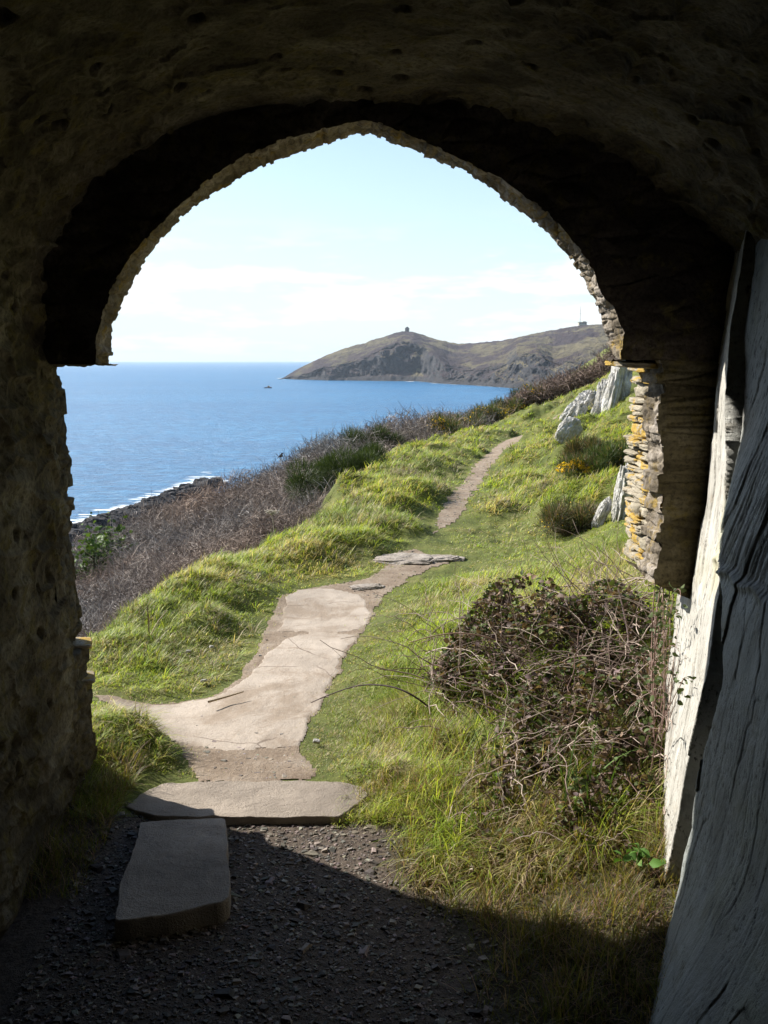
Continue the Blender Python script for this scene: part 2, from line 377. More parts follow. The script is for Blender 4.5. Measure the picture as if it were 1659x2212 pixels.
cp(1050,1400,5.6,.0); ctrl += [np.array(q, float) for q in [
 (1.3,4.6,.38),(1.2,5.6,.35),(1.9,6.8,.45),(.75,4.6,.2),(.9,3.9,.22),(.5,3.6,.03),(0,3.9,0),(-.6,3.9,0),(-.95,4.1,.0),(-1.3,4.7,.1),
 (-1.2,3.3,-.04),(-.8,3.2,-.04),(-.4,3.1,-.05),(.2,3.2,-.05),(.9,3.1,.1),(.6,3.0,.02),(-.2,3.7,-.02),(-.6,3.7,-.025),(0,2.4,-.07),(-1,2.2,-.07),(.9,2.2,-.02),(0,1.2,-.08),(0,.4,-.08),(-1,-1,-.13),(1,-1,-.13),(0,-2.5,-.13),
 (-2.3,5.5,-.3),(-3.6,6,-1.7),(-6,5,-3.6),(-12,6,-7.5),(-12,14,-8),(-30,10,-19),(-60,20,-31),(-16,26,-9),(-9,45,-8),(-28,50,-19),(-60,60,-34),(-24,100,-21),
 (-48,146,-26.2),(-41,195,-26.2),(-24,170,-24),(0,100,-13),(0,200,-22),(5,290,-30),(40,300,-30),(60,200,-14),(100,300,-30),(30,130,-9),(-5,60,-7),(3,50,-2.6),(10,60,-.5),
 (8,14,4.2),(6,9,3.2),(4,5,2.2),(12,25,6),(22,45,9),(12,42,2.6),(30,80,10),(-60,300,-40),(-130,150,-40),(3,0,1),(10,-5,5),(-6,-4,-2),(-20,-10,-9),(0,-12,0)]]
ctrl = np.array(ctrl)
def warp(x, y):
    r = np.sqrt(x*x+y*y)+1.0; return np.stack([np.arctan2(x, y+.3)*2.2*np.clip(r/3., 0, 1), np.log(r)*1.5], -1)
Wc = warp(ctrl[:, 0], ctrl[:, 1])
def tps(a, b): d2 = ((a[:, None]-b[None])**2).sum(-1); return .5*d2*np.log(d2+1e-12)
n_ = len(ctrl); A = np.zeros((n_+3, n_+3)); A[:n_, :n_] = tps(Wc, Wc)+np.eye(n_)*2e-4; A[:n_, n_] = 1; A[:n_, n_+1:] = Wc; A[n_:, :n_] = A[:n_, n_:].T
sol = np.linalg.solve(A, np.r_[ctrl[:, 2], 0, 0, 0])
def base_z(x, y):
    x = np.asarray(x, float).ravel(); y = np.asarray(y, float).ravel(); o = np.empty(len(x))
    for i in range(0, len(x), 50000):
        ww = warp(x[i:i+50000], y[i:i+50000]); o[i:i+50000] = tps(ww, Wc) @ sol[:n_]+sol[n_]+ww @ sol[n_+1:]
    return o
# tussock mounds: px, py (base), radius, height
mounds_px = [(225,1400,.26,.16),(300,1350,.3,.2),(385,1310,.34,.24),(450,1262,.34,.18),(510,1300,.26,.12),(530,1222,.4,.18),(640,1215,.4,.2),(700,1195,.4,.26),(760,1190,.36,.26),
 (620,1180,.5,.22),(800,1150,.42,.26),(850,1150,.36,.26),(720,1140,.5,.25),(880,1090,.5,.3),(820,1090,.5,.28),(930,1075,.45,.22),(780,1065,.6,.3),(860,1030,.6,.38),(900,1025,.5,.35),(810,1030,.6,.3),(960,990,.7,.42),(920,980,.7,.35),(850,985,.7,.35),(1040,940,.8,.4),(1000,960,.6,.3),
 (1080,1110,.35,.18),(1120,1060,.5,.25),(1075,1050,.35,.2),(1150,1010,.6,.28),(1180,1090,.5,.25),(1240,1120,.45,.3),(1210,960,.9,.4),(1110,990,.5,.25),(1290,1130,.4,.3),
 (240,1635,.22,.1),(835,1690,.11,.12),(935,1725,.15,.16),(1015,1795,.14,.17),(905,1570,.17,.13),(1005,1500,.2,.12),(850,1470,.16,.1),(1120,1850,.13,.14),(1225,1880,.12,.12),(965,1640,.13,.12),(1080,1720,.14,.15),(890,1830,.1,.08),(940,1400,.22,.12),(820,1590,.1,.06),(330,1605,.2,.15),(372,1632,.12,.13),(1000,1290,.3,.1),(880,1340,.25,.08),(800,1680,.13,.07),(1050,1260,.3,.09)]
MO = np.array([[*G(a, b)[:2], r, h] for a, b, r, h in mounds_px])
edge_px = [(150,1440),(196,1392),(300,1325),(400,1245),(480,1215),(560,1185),(640,1130),(700,1100),(740,1060),(765,1000),(830,965),(900,945),(960,932),(1040,915),(1140,885)]
EP = np.array([G(*q)[:2] for q in edge_px[:-3]]+[[3.0, 29.], [4.6, 33.], [6.5, 38.], [9, 46]])
EP = np.vstack([[-1.75, 4.2], EP]); EP = EP[np.argsort(EP[:, 1])]
def xedge(y): return np.interp(y, EP[:, 1], EP[:, 0])
_r = np.random.default_rng(12)
_by = np.exp(_r.uniform(np.log(6.5), np.log(27), 150)); _u = _r.random(150)
_bx = np.where(_u < .5, xedge(_by)+_r.uniform(.0, 1, 150)*(.10*_by), .14*_by+.4+_r.uniform(0, 1, 150)*.1*_by)
_ok = ~((_bx > .2) & (_bx < 2.7) & (_by > 8.0) & (_by < 11.6))
MO = np.vstack([MO, np.stack([_bx, _by, _r.uniform(.16, .34, 150)*np.clip(_by/9, .8, 1.8), _r.uniform(.07, .2, 150)*np.clip(_by/9, .8, 1.7)], 1)[_ok]])
def mound_z(x, y):
    z = 0
    for a, b, r, h in MO:
        z = np.maximum(z, h*.6*np.exp(-(((x-a)**2+((y-b)*.8)**2)/(r*r*.8))**1.2))
    return z
def terr(x, y):
    x = np.asarray(x, float); y = np.asarray(y, float); sh = x.shape; x = x.ravel(); y = y.ravel()
    z = base_z(x, y); r = np.hypot(x, y)
    pathd = pmask(x, y)
    rough = sstep(3.9, 5, y)*(1-pathd)
    z = z+mound_z(x, y)*(1-pathd)*sstep(3.95, 4.2, y)+rough*(.035*fbm(p2(x, y, 2.2), 4)+.014*fbm(p2(x, y, 7, 4), 3)+.16*sstep(8.5, 13, y)*sstep(.1, .8, np.abs(x-(.12*y-.3))-.3)*fbm(p2(x, y, .95, 8), 4))*np.clip(r/6, .6, 3)+.006*fbm(p2(x, y, 9), 3)
    z = z+.12*sstep(.3, 3, xedge(y)-x)*fbm(p2(x, y, .45, 4), 4)*np.clip(r/8, .5, 14)
    ed_ = xedge(y)-x; bank = sstep(0, .6, ed_)*(1-sstep(.8, 2.2, ed_))*sstep(5, 6, y)*(1-sstep(24, 32, y)); z = z-.3*bank
    return z.reshape(sh)
# path polygons in photo pixels on the ground
conc_px = [(640,1612),(655,1570),(690,1520),(712,1460),(742,1400),(772,1374),(700,1366),(640,1372),(604,1392),(560,1440),(515,1482),(450,1500),(330,1514),(235,1525),(250,1545),(300,1575),(372,1598),(400,1615),(520,1622)]
conc2_px = [(600,1362),(700,1362),(776,1366),(800,1320),(772,1282),(700,1272),(640,1282),(615,1310),(622,1340)]
dirt_px = [(425,1692),(700,1692),(680,1650),(640,1612),(700,1530),(750,1410),(790,1360),(820,1310),(868,1262),(915,1232),(985,1216),(1000,1200),(940,1198),(920,1180),(985,1135),(1015,1085),(1048,1035),(1072,1000),(1115,962),(1180,934),(1230,918),(1180,920),(1110,938),(1050,978),(1010,1028),(968,1080),(930,1135),(890,1170),(850,1192),(815,1205),(830,1225),(800,1245),(740,1258),(690,1265),(630,1278),(590,1300),(575,1360),(540,1420),(500,1478),(430,1498),(300,1508),(200,1515),(215,1545),(300,1585),(375,1605),(400,1640)]
def topoly(px): return smoothline(np.array([G(*q)[:2] for q in px+[px[0]]]), 2)
PC, PC2, PD = topoly(conc_px), topoly(conc2_px), topoly(dirt_px)
def sdist(poly, x, y):
    d = np.full(x.shape, 1e9); ins = np.zeros(x.shape, bool)
    for a, b in zip(poly[:-1], poly[1:]):
        e = b-a; L2 = e @ e+1e-12; t_ = np.clip(((x-a[0])*e[0]+(y-a[1])*e[1])/L2, 0, 1)
        d = np.minimum(d, (x-a[0]-t_*e[0])**2+(y-a[1]-t_*e[1])**2)
        c = (a[1] > y) != (b[1] > y); xi = a[0]+(y-a[1])*e[0]/(e[1] if abs(e[1]) > 1e-9 else 1e-9); ins ^= c & (x < xi)
    d = np.sqrt(d); return np.where(ins, -d, d)
def sd_any(x, y, which='all'):
    m = (y > 3.5) & (y < 36) & (np.abs(x) < 9); d = np.full(x.shape, 9.)
    if m.any():
        xm, ym = x[m], y[m]; wob = .13*fbm(p2(xm, ym, 4), 5, .65)+.02*fbm(p2(xm, ym, 22, 3), 2)
        q = []
        if which in ('all', 'conc'): q += [sdist(PC, xm, ym), sdist(PC2, xm, ym)]
        if which in ('all', 'dirt'): q += [sdist(PD, xm, ym)+wob*np.clip(ym/10, .5, 1.6)+.16*np.exp(-((ym-9.9)/.9)**2)+.05*np.exp(-((ym-7.6)/.3)**2)]
        if which == 'conc': q = [k+wob*.5-.03 for k in q]
        d[m] = np.min(q, axis=0)
    return d
def pmask(x, y): return 1-sstep(-.02, .12, sd_any(x, y))

def polar_grid(th, r):
    T, R = np.meshgrid(th, r, indexing='ij'); return R*np.sin(T), R*np.cos(T)
th = np.radians(np.r_[np.linspace(-180, -34, 40)[:-1], np.linspace(-34, -26, 30)[:-1], np.linspace(-26, 26, 760), np.linspace(26, 34, 30)[1:], np.linspace(34, 180, 40)[1:]])
rr = np.r_[.05, .6, 1.2, np.exp(np.linspace(np.log(1.8), np.log(45), 620)), np.exp(np.linspace(np.log(45), np.log(330), 90))[1:]]
gx, gy = polar_grid(th, rr); nth, nr = gx.shape
gz = terr(gx, gy)
fx, fy = gx.ravel(), gy.ravel()
zone = sstep(.0, .35, xedge(fy)-fx+.2*fbm(p2(fx, fy, 1.5), 3)) * (fy > 4.0)
rz_ = (fx > .12*(fy-3.5)+.12+.12*fbm(p2(fx, fy, 4), 3)) & (fy < 4.9) & (fx < 2); zone = np.where(rz_, np.maximum(zone, .95), zone)
inside = (fy < 3.75+.1*fbm(p2(fx, fy, 6), 3)); zone = np.where(inside & (np.abs(fx) < 3), np.where(fx < -.08+.34*(3.8-fy)+.1*fbm(p2(fx, fy, 5), 3), 2., .9), zone)
ground = mesh('ground', np.stack([fx, fy, gz.ravel()], 1), gridf(nth, nr), M_turf, attrs={'zone': zone})
ground['kind'] = 'structure'
def sub_sheet(name, mat, d, lift, label=None):
    sel = (d.reshape(nth, nr) < 0); ij = gridf(nth, nr); s = sel.ravel()
    keep = s[ij].sum(1) >= 4; fq = ij[keep]; u, inv = np.unique(fq, return_inverse=True)
    V = np.stack([fx[u], fy[u], gz.ravel()[u]+lift*sstep(0, .02, -d[u])+.001], 1)
    o = mesh(name, V, inv.reshape(-1, 4), mat); o['kind'] = 'structure'; return o
dd = sd_any(fx, fy, 'dirt'); sub_sheet('dirt_path', M_dirt, dd, .004)
dc = sd_any(fx, fy, 'conc'); sub_sheet('concrete_path', M_conc, dc, .006)

# ------------------------------------------------------------------ sea
m, t, b, o = mat_new('sea_water'); M_sea = m
big = noise(t, .006, 5, .6, pos(t, (.5, 1.6, 1))); midn = noise(t, .03, 5, .65, pos(t, (.6, 1.5, 1)))
w1 = noise(t, .22, 8, .72, pos(t, (.55, 1.3, 1))); w2 = noise(t, 1.2, 4, .65, pos(t, (.6, 1.2, 1)))
w3_ = noise(t, .55, 4, .6, pos(t, (.35, 1.0, 1))); w4 = noise(t, .09, 4, .6, pos(t, (.4, 1.5, 1)))
c = ramp(t, big, [(.35, (.03, .17, .36)), (.65, (.045, .24, .46))]); c = mixc(t, mrange(t, midn, .35, .65, .0, .4), c, (.05, .28, .5))
c = mixc(t, mrange(t, w3_, .42, .6, .75, 0), c, (.012, .085, .2)); c = mixc(t, mrange(t, w4, .4, .6, .35, 0), c, (.02, .12, .27)); c = mixc(t, mrange(t, w1, .58, .7, 0, .5), c, (.3, .5, .62))
t.links.new(c, b.inputs['Base Color']); b.inputs['Roughness'].default_value = .3; b.inputs['IOR'].default_value = 1.33; b.inputs['Specular IOR Level'].default_value = .35
bump(t, b, ML(t, 'ADD', ML(t, 'ADD', w1, w3_), ML(t, 'MULTIPLY', w2, .4)), 1., 1.5)
th2 = np.radians(np.r_[np.linspace(-180, -40, 30)[:-1], np.linspace(-40, 40, 60), np.linspace(40, 180, 30)[1:]]); r2 = np.r_[1., np.exp(np.linspace(np.log(30), np.log(16000), 70))]
sx, sy = polar_grid(th2, r2)
sea = mesh('sea', np.stack([sx.ravel(), sy.ravel(), np.full(sx.size, SEA)], 1), gridf(*sx.shape), M_sea); sea['kind'] = 'structure'

# surf against the near shore and headland
m, t, b, o = mat_new('surf_foam'); t.links.new(ramp(t, noise(t, .8, 5, .7, pos(t)), [(.35, (.45, .55, .62)), (.6, (.85, .88, .9))]), b.inputs['Base Color']); M_foam = m
mb = MB(); shore = smoothline(np.array([G(q[0], q[1], SEA) for q in [(60,1195),(150,1158),(240,1128),(330,1095),(400,1068),(470,1040)]]), 2); shore = resample(shore, 90)
for k in range(420):
    i = rng.integers(0, 89); q = shore[i]; off = abs(rng.normal())*7+rng.random()*1.5
    dist_ = q+np.array([-.25, 1., 0])*off; L = rng.uniform(.8, 4.5)*(1-.02*off); n = 9; a = np.linspace(0, 2*pi, n, endpoint=False)
    V = np.stack([np.cos(a)*L*rng.uniform(.5, 1, n), np.sin(a)*L*.35*rng.uniform(.5, 1, n), np.zeros(n)], 1)+dist_+rng.normal(0, .6, 3)*np.array([1, 1, 0]); V[:, 2] = SEA+.03+.004*(k % 7)
    mb.add(np.vstack([V, V.mean(0)]), np.stack([np.arange(n), (np.arange(n)+1) % n, np.full(n, n)], 1))
hs = smoothline(np.array([G(q[0], q[1], SEA) for q in [(606,817),(640,819.5),(700,821),(800,822),(900,823.5),(950,829),(1050,834.5),(1160,841)]]), 2); hs = resample(hs, 260)
for k in range(70):
    q = hs[rng.integers(0, 260)].copy(); 
    if rng.random() < .5: q = hs[rng.integers(0, 14)].copy()
    L = rng.uniform(2, 7); n = 8; a = np.linspace(0, 2*pi, n, endpoint=False)
    V = np.stack([np.cos(a)*L, np.sin(a)*L*.8*rng.uniform(.5, 1, n), np.zeros(n)], 1)+q-np.array([0, rng.uniform(0, 22), 0]); V[:, 2] = SEA+.08+.01*(k % 9)
    mb.add(np.vstack([V, V.mean(0)]), np.stack([np.arange(n), (np.arange(n)+1) % n, np.full(n, n)], 1))
tag(mb.build('surf', M_foam), 'white surf breaking along the dark shore rocks and the foot of the headland', 'surf', kind='stuff')
# black shore rocks at the water's edge
mb = MB()
for k in range(420):
    q = shore[rng.integers(0, 89)]+np.array([rng.uniform(-1, 2), rng.uniform(-6, .5), 0]); s = rng.uniform(.4, 1.3)
    V, f = rock_geo((q[0], q[1], SEA+rng.uniform(0, .8)+.12*max(0, shore[40][1]-q[1])*0), (s*1.3, s, s*.7), (rng.uniform(-.4, .4), rng.uniform(-.4, .4), rng.uniform(0, 3)), k, 9, 4, .45, 1.5); mb.add(V, f)
tag(mb.build('shore_rocks', M_dark, smooth=False), 'low black rocks at the water line below the brown scrub', 'rocks', kind='stuff')

# ------------------------------------------------------------------ headland
crest_px = [(560,829),(600,820),(612,816.5),(630,806),(650,795),(700,771),(745,753),(790,741),(830,728),(850,722),(866,717.5),(890,718),(905,723),(940,734),(985,743.5),(1020,742),(1080,736.5),(1130,726),(1180,716),(1230,708),(1262,704.5),(1320,704.5),(1400,704),(1600,715),(1900,760)]
shore_px = [(560,829),(600,820),(612,817.3),(640,819),(700,821),(800,822),(900,823),(950,828),(1050,834),(1150,841),(1300,853),(1450,862),(1900,880)]
cr = np.array(crest_px); sh = np.array(shore_px)
nu, nv = 1000, 330; pxs = np.linspace(606, 1900, nu)
cy_ = np.interp(pxs, cr[:, 0], cr[:, 1]); sy_ = np.interp(pxs, sh[:, 0], sh[:, 1])
azi = np.arctan((pxs-CX)/F/cos(PITCH)*1.0)
tan_s = (sy_-HOR)/F; Rs = (EYE-SEA)/tan_s
wid = np.interp(pxs, [606, 612, 640, 700, 800, 880, 985, 1100, 1250, 1900], [10, 20, 90, 200, 380, 520, 620, 620, 800, 900])
Rc = Rs+wid
Hc = np.maximum(EYE-(cy_-HOR)/F*Rc-SEA, .5)
v = np.r_[np.linspace(0, .1, 110)[:-1], np.linspace(.1, 1.0, 181), np.linspace(1.0, 1.6, 41)[1:]]; nv = len(v)
U, Vv = np.meshgrid(np.arange(nu), v, indexing='ij'); pxg = pxs[U]
R = Rs[U]+wid[U]*Vv
cl = np.interp(pxs, [606, 650, 700, 745, 790, 820, 860, 905, 940, 965, 1000, 1060, 1088, 1110, 1150, 1185, 1250, 1900], [.3, .36, .4, .34, .42, .55, .6, .55, .4, .22, .18, .2, .26, .44, .44, .22, .22, .2])
cl = np.clip(cl*(1+.15*fbm(np.c_[pxs/60., pxs*0, pxs*0], 3)), .08, .8)[U]
cw = .045
prof = np.where(Vv < cw, cl*np.clip(Vv/cw, 0, 1)**.8, cl+(1-cl)*np.sin(np.clip((Vv-cw)/(1-cw), 0, 1)*pi/2)**1.1)
prof = np.where(Vv > 1, 1-((Vv-1)/.6)**2*.8, prof)
Z = SEA+Hc[U]*prof
az = azi[U]; HX = R*np.sin(az); HY = R*np.cos(az); hp = np.stack([HX.ravel(), HY.ravel(), Z.ravel()], 1)
rel = (Hc[U]*1.0).ravel(); vf = Vv.ravel(); env = sstep(0, .06, vf)*sstep(1.05, .75, vf)
# spurs and gullies run from the upper right down to the lower left
q = np.stack([(hp[:, 0]+.55*hp[:, 1])/150., (hp[:, 1]-.5*hp[:, 0])/420., hp[:, 2]*0], 1)
gul = fbm(q, 5, .55, True); gul2 = fbm(hp*np.array([1, .8, .7])/38., 5, .6, True)
hp[:, 2] += (gul*.17+gul2*.075)*rel*env+fbm(hp/7., 3)*1.2*np.clip(env+.3, 0, 1)*(vf < .98)
butt = fbm(np.c_[hp[:, 0]/42., hp[:, 1]/90., hp[:, 2]/60.], 5, .6, True); lat = butt*26*sstep(.0, .01, vf)*sstep(.16, .045, vf); hp[:, 1] += lat; hp[:, 0] += lat*.25
# keep the skyline where it stands: rescale each column's height
tanE = ((hp[:, 2]-EYE)/np.hypot(hp[:, 0], hp[:, 1])).reshape(nu, nv); jm = np.argmax(tanE[:, :], 1)
want = (HOR-cy_)/F; Rm = np.hypot(hp[:, 0], hp[:, 1]).reshape(nu, nv)[np.arange(nu), jm]; zm = hp[:, 2].reshape(nu, nv)[np.arange(nu), jm]
sc_ = np.clip((want*Rm+EYE-SEA)/np.maximum(zm-SEA, .5), .2, 3); k3 = np.hanning(43); k3 /= k3.sum(); sc_ = np.convolve(np.r_[[sc_[0]]*21, sc_, [sc_[-1]]*21], k3, 'valid')
hp[:, 2] = SEA+(hp[:, 2]-SEA)*np.repeat(sc_, nv); hp[:, 2] += np.where(vf < .004, -3, 0)
m, t, b, o = mat_new('headland_heath'); M_head = m
g = N(t, 'ShaderNodeNewGeometry'); s_ = N(t, 'ShaderNodeSeparateXYZ'); t.links.new(g.outputs['Normal'], s_.inputs[0])
a = noise(t, .009, 8, .66, pos(t, (1, .7, 2.0), (0, 0, .5)), .6); d = noise(t, .06, 7, .7, pos(t)); e = noise(t, .3, 5, .7, pos(t))
a2 = noise(t, .02, 6, .65, pos(t, (1, .45, 1), (0, 0, .55)), .4)
c = ramp(t, ML(t, 'ADD', ML(t, 'MULTIPLY', a, .35), ML(t, 'MULTIPLY', a2, .65)), [(.42, (.045, .03, .038)), (.495, (.075, .052, .05)), (.515, (.13, .108, .06)), (.6, (.21, .178, .1))])
c = mixc(t, mrange(t, d, .5, .62, 0, .7), c, (.065, .05, .05)); c = mixc(t, mrange(t, e, .5, .7, 0, .35), c, (.22, .19, .13))
pz = N(t, 'ShaderNodeSeparateXYZ'); t.links.new(g.outputs['Position'], pz.inputs[0])
c = mixc(t, ML(t, 'MAXIMUM', mrange(t, s_.outputs[2], .55, .78, 1, 0), mrange(t, pz.outputs[2], SEA+3, SEA+9, 1, 0)), c, ramp(t, d, [(.3, (.022, .022, .026)), (.7, (.085, .078, .075))]))
t.links.new(c, b.inputs['Base Color']); bump(t, b, ML(t, 'ADD', d, ML(t, 'MULTIPLY', e, .5)), 1., 12)
hd = mesh('headland', hp, gridf(nu, nv)[:, ::-1], M_head); hd['kind'] = 'structure'
Zh = hp[:, 2].reshape(nu, nv)
def head_top(px):
    i = int(np.argmin(abs(pxs-px))); tt_ = ((hp[:, 2]-EYE)/np.hypot(hp[:, 0], hp[:, 1])).reshape(nu, nv)[i]; k = i*nv+int(np.argmax(tt_)); return hp[k].copy()
M_chap = flatmat('chapel_stone', (.2, .17, .14)); M_roof = flatmat('slate_roof', (.1, .09, .09)); M_pale = flatmat('pale_field_stubble', (.42, .38, .27)); M_white = flatmat('white_paint', (.75, .74, .7)); M_glass = flatmat('dark_glass', (.03, .035, .04), .2, .5)
# stone chapel on the summit
c0 = head_top(878); th_ = thing('chapel', 'small dark stone chapel on the very summit of the headland', 'chapel', loc=tuple(c0-np.array([0, 0, 1.])))
mb = MB(); mb.box(c0+np.array([0, 0, 2.]), (3.4, 5, 3)); mb.build('wall', M_chap, th_, False)
mb = MB(); z0 = c0[2]+5; V = np.array([[-3.7, -5.2, 0], [3.7, -5.2, 0], [3.7, 5.2, 0], [-3.7, 5.2, 0], [0, -5.2, 3.0], [0, 5.2, 3.0]])+np.array([c0[0], c0[1], z0])
mb.add(V, [np.array([[0, 4, 5, 3], [1, 2, 5, 4]]), np.array([[0, 1, 4], [2, 3, 5]])]); mb.build('roof', M_roof, th_, False)
mb = MB(); mb.box(c0+np.array([0, -5.02, 1.6]), (.7, .05, 1.5)); mb.build('doorway', M_glass, th_, False)
# lookout building, mast and pale field on the right hill
c1 = head_top(1246); b1 = thing('lookout_building', 'tiny pale flat-roofed lookout building on the crest of the right hill', 'building', loc=tuple(c1))
mb = MB(); mb.box(c1+np.array([0, 0, 1.6]), (5.5, 4, 2.0)); mb.box(c1+np.array([2.5, 0, 4.6]), (2.2, 3, .5)); mb.build('wall', M_pale, b1, False)
mb = MB(); mb.box(c1+np.array([0, 0, 3.9]), (5.9, 4.4, .2)); mb.build('roof', M_roof, b1, False)
for k in (-3.6, -1.2, 1.2, 3.6):
    mb = MB(); mb.box(c1+np.array([k, -4.03, 2.4]), (.8, .05, .6)); mb.build('window', M_glass, b1, False)
c2 = head_top(1243); mt = thing('radio_mast', 'thin radio mast standing beside the lookout building on the skyline', 'mast', loc=tuple(c2-np.array([0, 0, 1])))
C = np.array([[c2+np.array([-2, -3, -1]), c2+np.array([-2, -3, 26.])]]); V, f = tubes(resample(C[0], 4)[None], np.array([[.3, .26, .2, .15]]), 6); MB().add(V, f).build('pole', M_chap, mt)
for h_ in (20, 16): mb = MB(); mb.box(c2+np.array([-2, -3, h_]), (1.2, .15, .15)); mb.build('crossbar', M_chap, mt, False)
# pale field along the crest, draped on the hill
i0, i1 = np.searchsorted(pxs, 1225), np.searchsorted(pxs, 1900); j0, j1 = np.searchsorted(v, .86), np.searchsorted(v, .985)
sub = hp.reshape(nu, nv, 3)[i0:i1, j0:j1]; lim = (1-np.clip((np.arange(i1-i0)/60.), 0, 1)); kk = sub.copy(); kk[..., 2] += .7
kk[..., 2] += 0
fo = mesh('field', kk.reshape(-1, 3), gridf(i1-i0, j1-j0)[:, ::-1], M_pale); fo['kind'] = 'structure'

# ------------------------------------------------------------------ fishing boat
bp = G(579, 838.5, SEA); bt = thing('fishing_boat', 'small boat with orange wheelhouse out on the open sea', 'boat', loc=tuple(bp))
n = 13; xs = np.linspace(-1, 1, n); hw = np.clip(1-np.abs(xs)**3, 0.02, 1); hw[:4] = np.maximum(hw[:4], .75)
secs = []
for x, h_ in zip(xs, hw):
    sheer = .9+.45*max(0, x)**2; a = np.linspace(-pi/2, pi/2, 7)
    secs.append(np.stack([np.full(7, x*3.6), np.sin(a)*1.15*h_, sheer-np.cos(a)*1.3], 1))
V = np.array(secs).reshape(-1, 3)+bp; 
dk = np.array([[2, 0, 0]]) 
mb = MB(); mb.add(V, gridf(n, 7)); Dk = np.concatenate([np.array(secs)[:, [0, 6]]]).reshape(-1, 3)+bp-np.array([0, 0, .12]); mb.add(Dk, gridf(n, 2)); mb.build('hull', flatmat('blue_hull', (.09, .1, .15)), bt)
mb = MB(); mb.box(bp+np.array([.6, 0, 1.6]), (.9, .8, .8)); mb.build('wheelhouse', flatmat('orange_paint', (.6, .3, .1)), bt, False)
mb = MB(); mb.box(bp+np.array([.6, 0, 2.46]), (1.05, .9, .06)); mb.build('roof', M_white, bt, False)
for s in (-1, 1):
    mb = MB(); mb.box(bp+np.array([.6, s*.805, 1.9]), (.6, .01, .25)); mb.build('window', M_glass, bt, False)
V, f = tubes(resample(np.array([bp+np.array([-.8, 0, .8]), bp+np.array([-.8, 0, 3.6])]), 3)[None], np.full((1, 3), .05), 5); MB().add(V, f).build('mast', M_chap, bt)
V, f = tubes((bp+np.array([[x*3.6, sgn*1.17*h_, .93+.45*max(0, x)**2] for sgn in (1,) for x, h_ in zip(xs, hw)]))[None], np.full((1, n), .06), 5); MB().add(V, f).build('gunwale', M_white, bt)

# ------------------------------------------------------------------ grotto: vault, front arch wall, piers
YW, YF = 3.75, 3.98
inner_n = [(205,787),(208,740),(220,690),(235,640),(250,600),(280,555),(325,505),(390,440),(450,390),(525,335),(600,305),(700,276),(760,263),(785,260),(830,270),(910,300),(1005,345),(1090,390),(1180,455),(1245,530),(1280,580),(1300,635),(1325,665),(1345,720),(1342,776)]
inner_f = [(238,787),(243,745),(244,715),(241,700),(252,680),(265,655),(300,585),(350,515),(400,465),(450,425),(525,380),(600,345),(700,310),(768,289),(786,292),(800,289),(830,302),(880,320),(940,342),(1015,375),(1070,415),(1130,460),(1190,510),(1230,555),(1265,610),(1290,655),(1302,700),(1310,740),(1330,776)]
outer = [(-20,787),(-30,600),(20,440),(160,320),(300,230),(540,130),(830,100),(1100,130),(1400,250),(1580,420),(1720,560),(1760,787)]
def w3(px, Y): return np.array([P(a, b, Y) for a, b in px])
NS = 900
def byapex(pts, apex, n):   # resample so that the apex falls on the same index
    k = int(np.argmin(abs(pts[:, 0]-apex))); a = resample(pts[:k+1], n//2+1); b_ = resample(pts[k:], n//2+1); return np.vstack([a, b_[1:]])
In = byapex(w3(inner_n, YW), P(785, 260, YW)[0], NS); If = byapex(w3(inner_f, YF), P(786, 290, YF)[0], NS); Ou = byapex(w3(outer, YW), P(830, 100, YW)[0], NS)
def curve_norm(c):
    T = np.gradient(c, axis=0); nrm = np.stack([T[:, 2], np.zeros(len(T)), -T[:, 0]], 1); return nrm/(np.linalg.norm(nrm, axis=1)[:, None]+1e-9)
nI = -curve_norm(In)   # away from the opening (up and out)
s_arc = np.r_[0, np.cumsum(np.linalg.norm(np.diff(In, axis=0), axis=1))]
# edge-laid slate voussoirs: small teeth along the opening
def teeth(s, seed, w_=.045, amp=.013, ):
    k = np.floor(s/w_+.8*np.sin(s*3.1+seed)).astype(int); r_ = np.random.default_rng(seed).normal(size=4000); return amp*r_[k % 4000]
In2 = In+nI*(teeth(s_arc, 5, .02, .0025)+.012*fbm(In*6, 3))[:, None]
If2 = If+nI*(teeth(s_arc, 6, .016, .0035)+.008*fbm(If*7, 3))[:, None]
def strip(A, B, n, amp, fq, nrm, ramp_in=True, wsc=(9, 9, 20)):
    tt = np.linspace(0, 1, n)[None, :, None]; G_ = A[:, None]*(1-tt)+B[:, None]*tt; sh_ = G_.shape; p_ = G_.reshape(-1, 3)
    f1, f2, idd = worley(p_*np.array(wsc)); d = (np.clip((f2-f1)*3, 0, 1)-.5)*.8+(idd-.5)*.9+fbm(p_*fq, 4)*.9
    e = np.sin(np.pi*np.clip(tt[..., 0], 0, 1)); e = np.clip(e*4, 0, 1) if ramp_in else np.ones_like(e)
    e = np.broadcast_to(e, sh_[:2]).reshape(-1)
    nn_ = np.broadcast_to(nrm[:, None] if nrm.ndim == 2 else nrm, sh_).reshape(-1, 3)
    return p_+nn_*(d*amp*e)[:, None], gridf(sh_[0], n)
grotto = thing('stone_grotto', 'dark rubble stone grotto whose pointed archway frames the sea and headland', 'grotto', loc=(0, YW, 0))
mb = MB(); V, f = strip(In2, Ou, 60, .006, 14, np.array([0, -1., 0]), True, (6, 9, 12)); mb.add(V, f[:, ::-1])
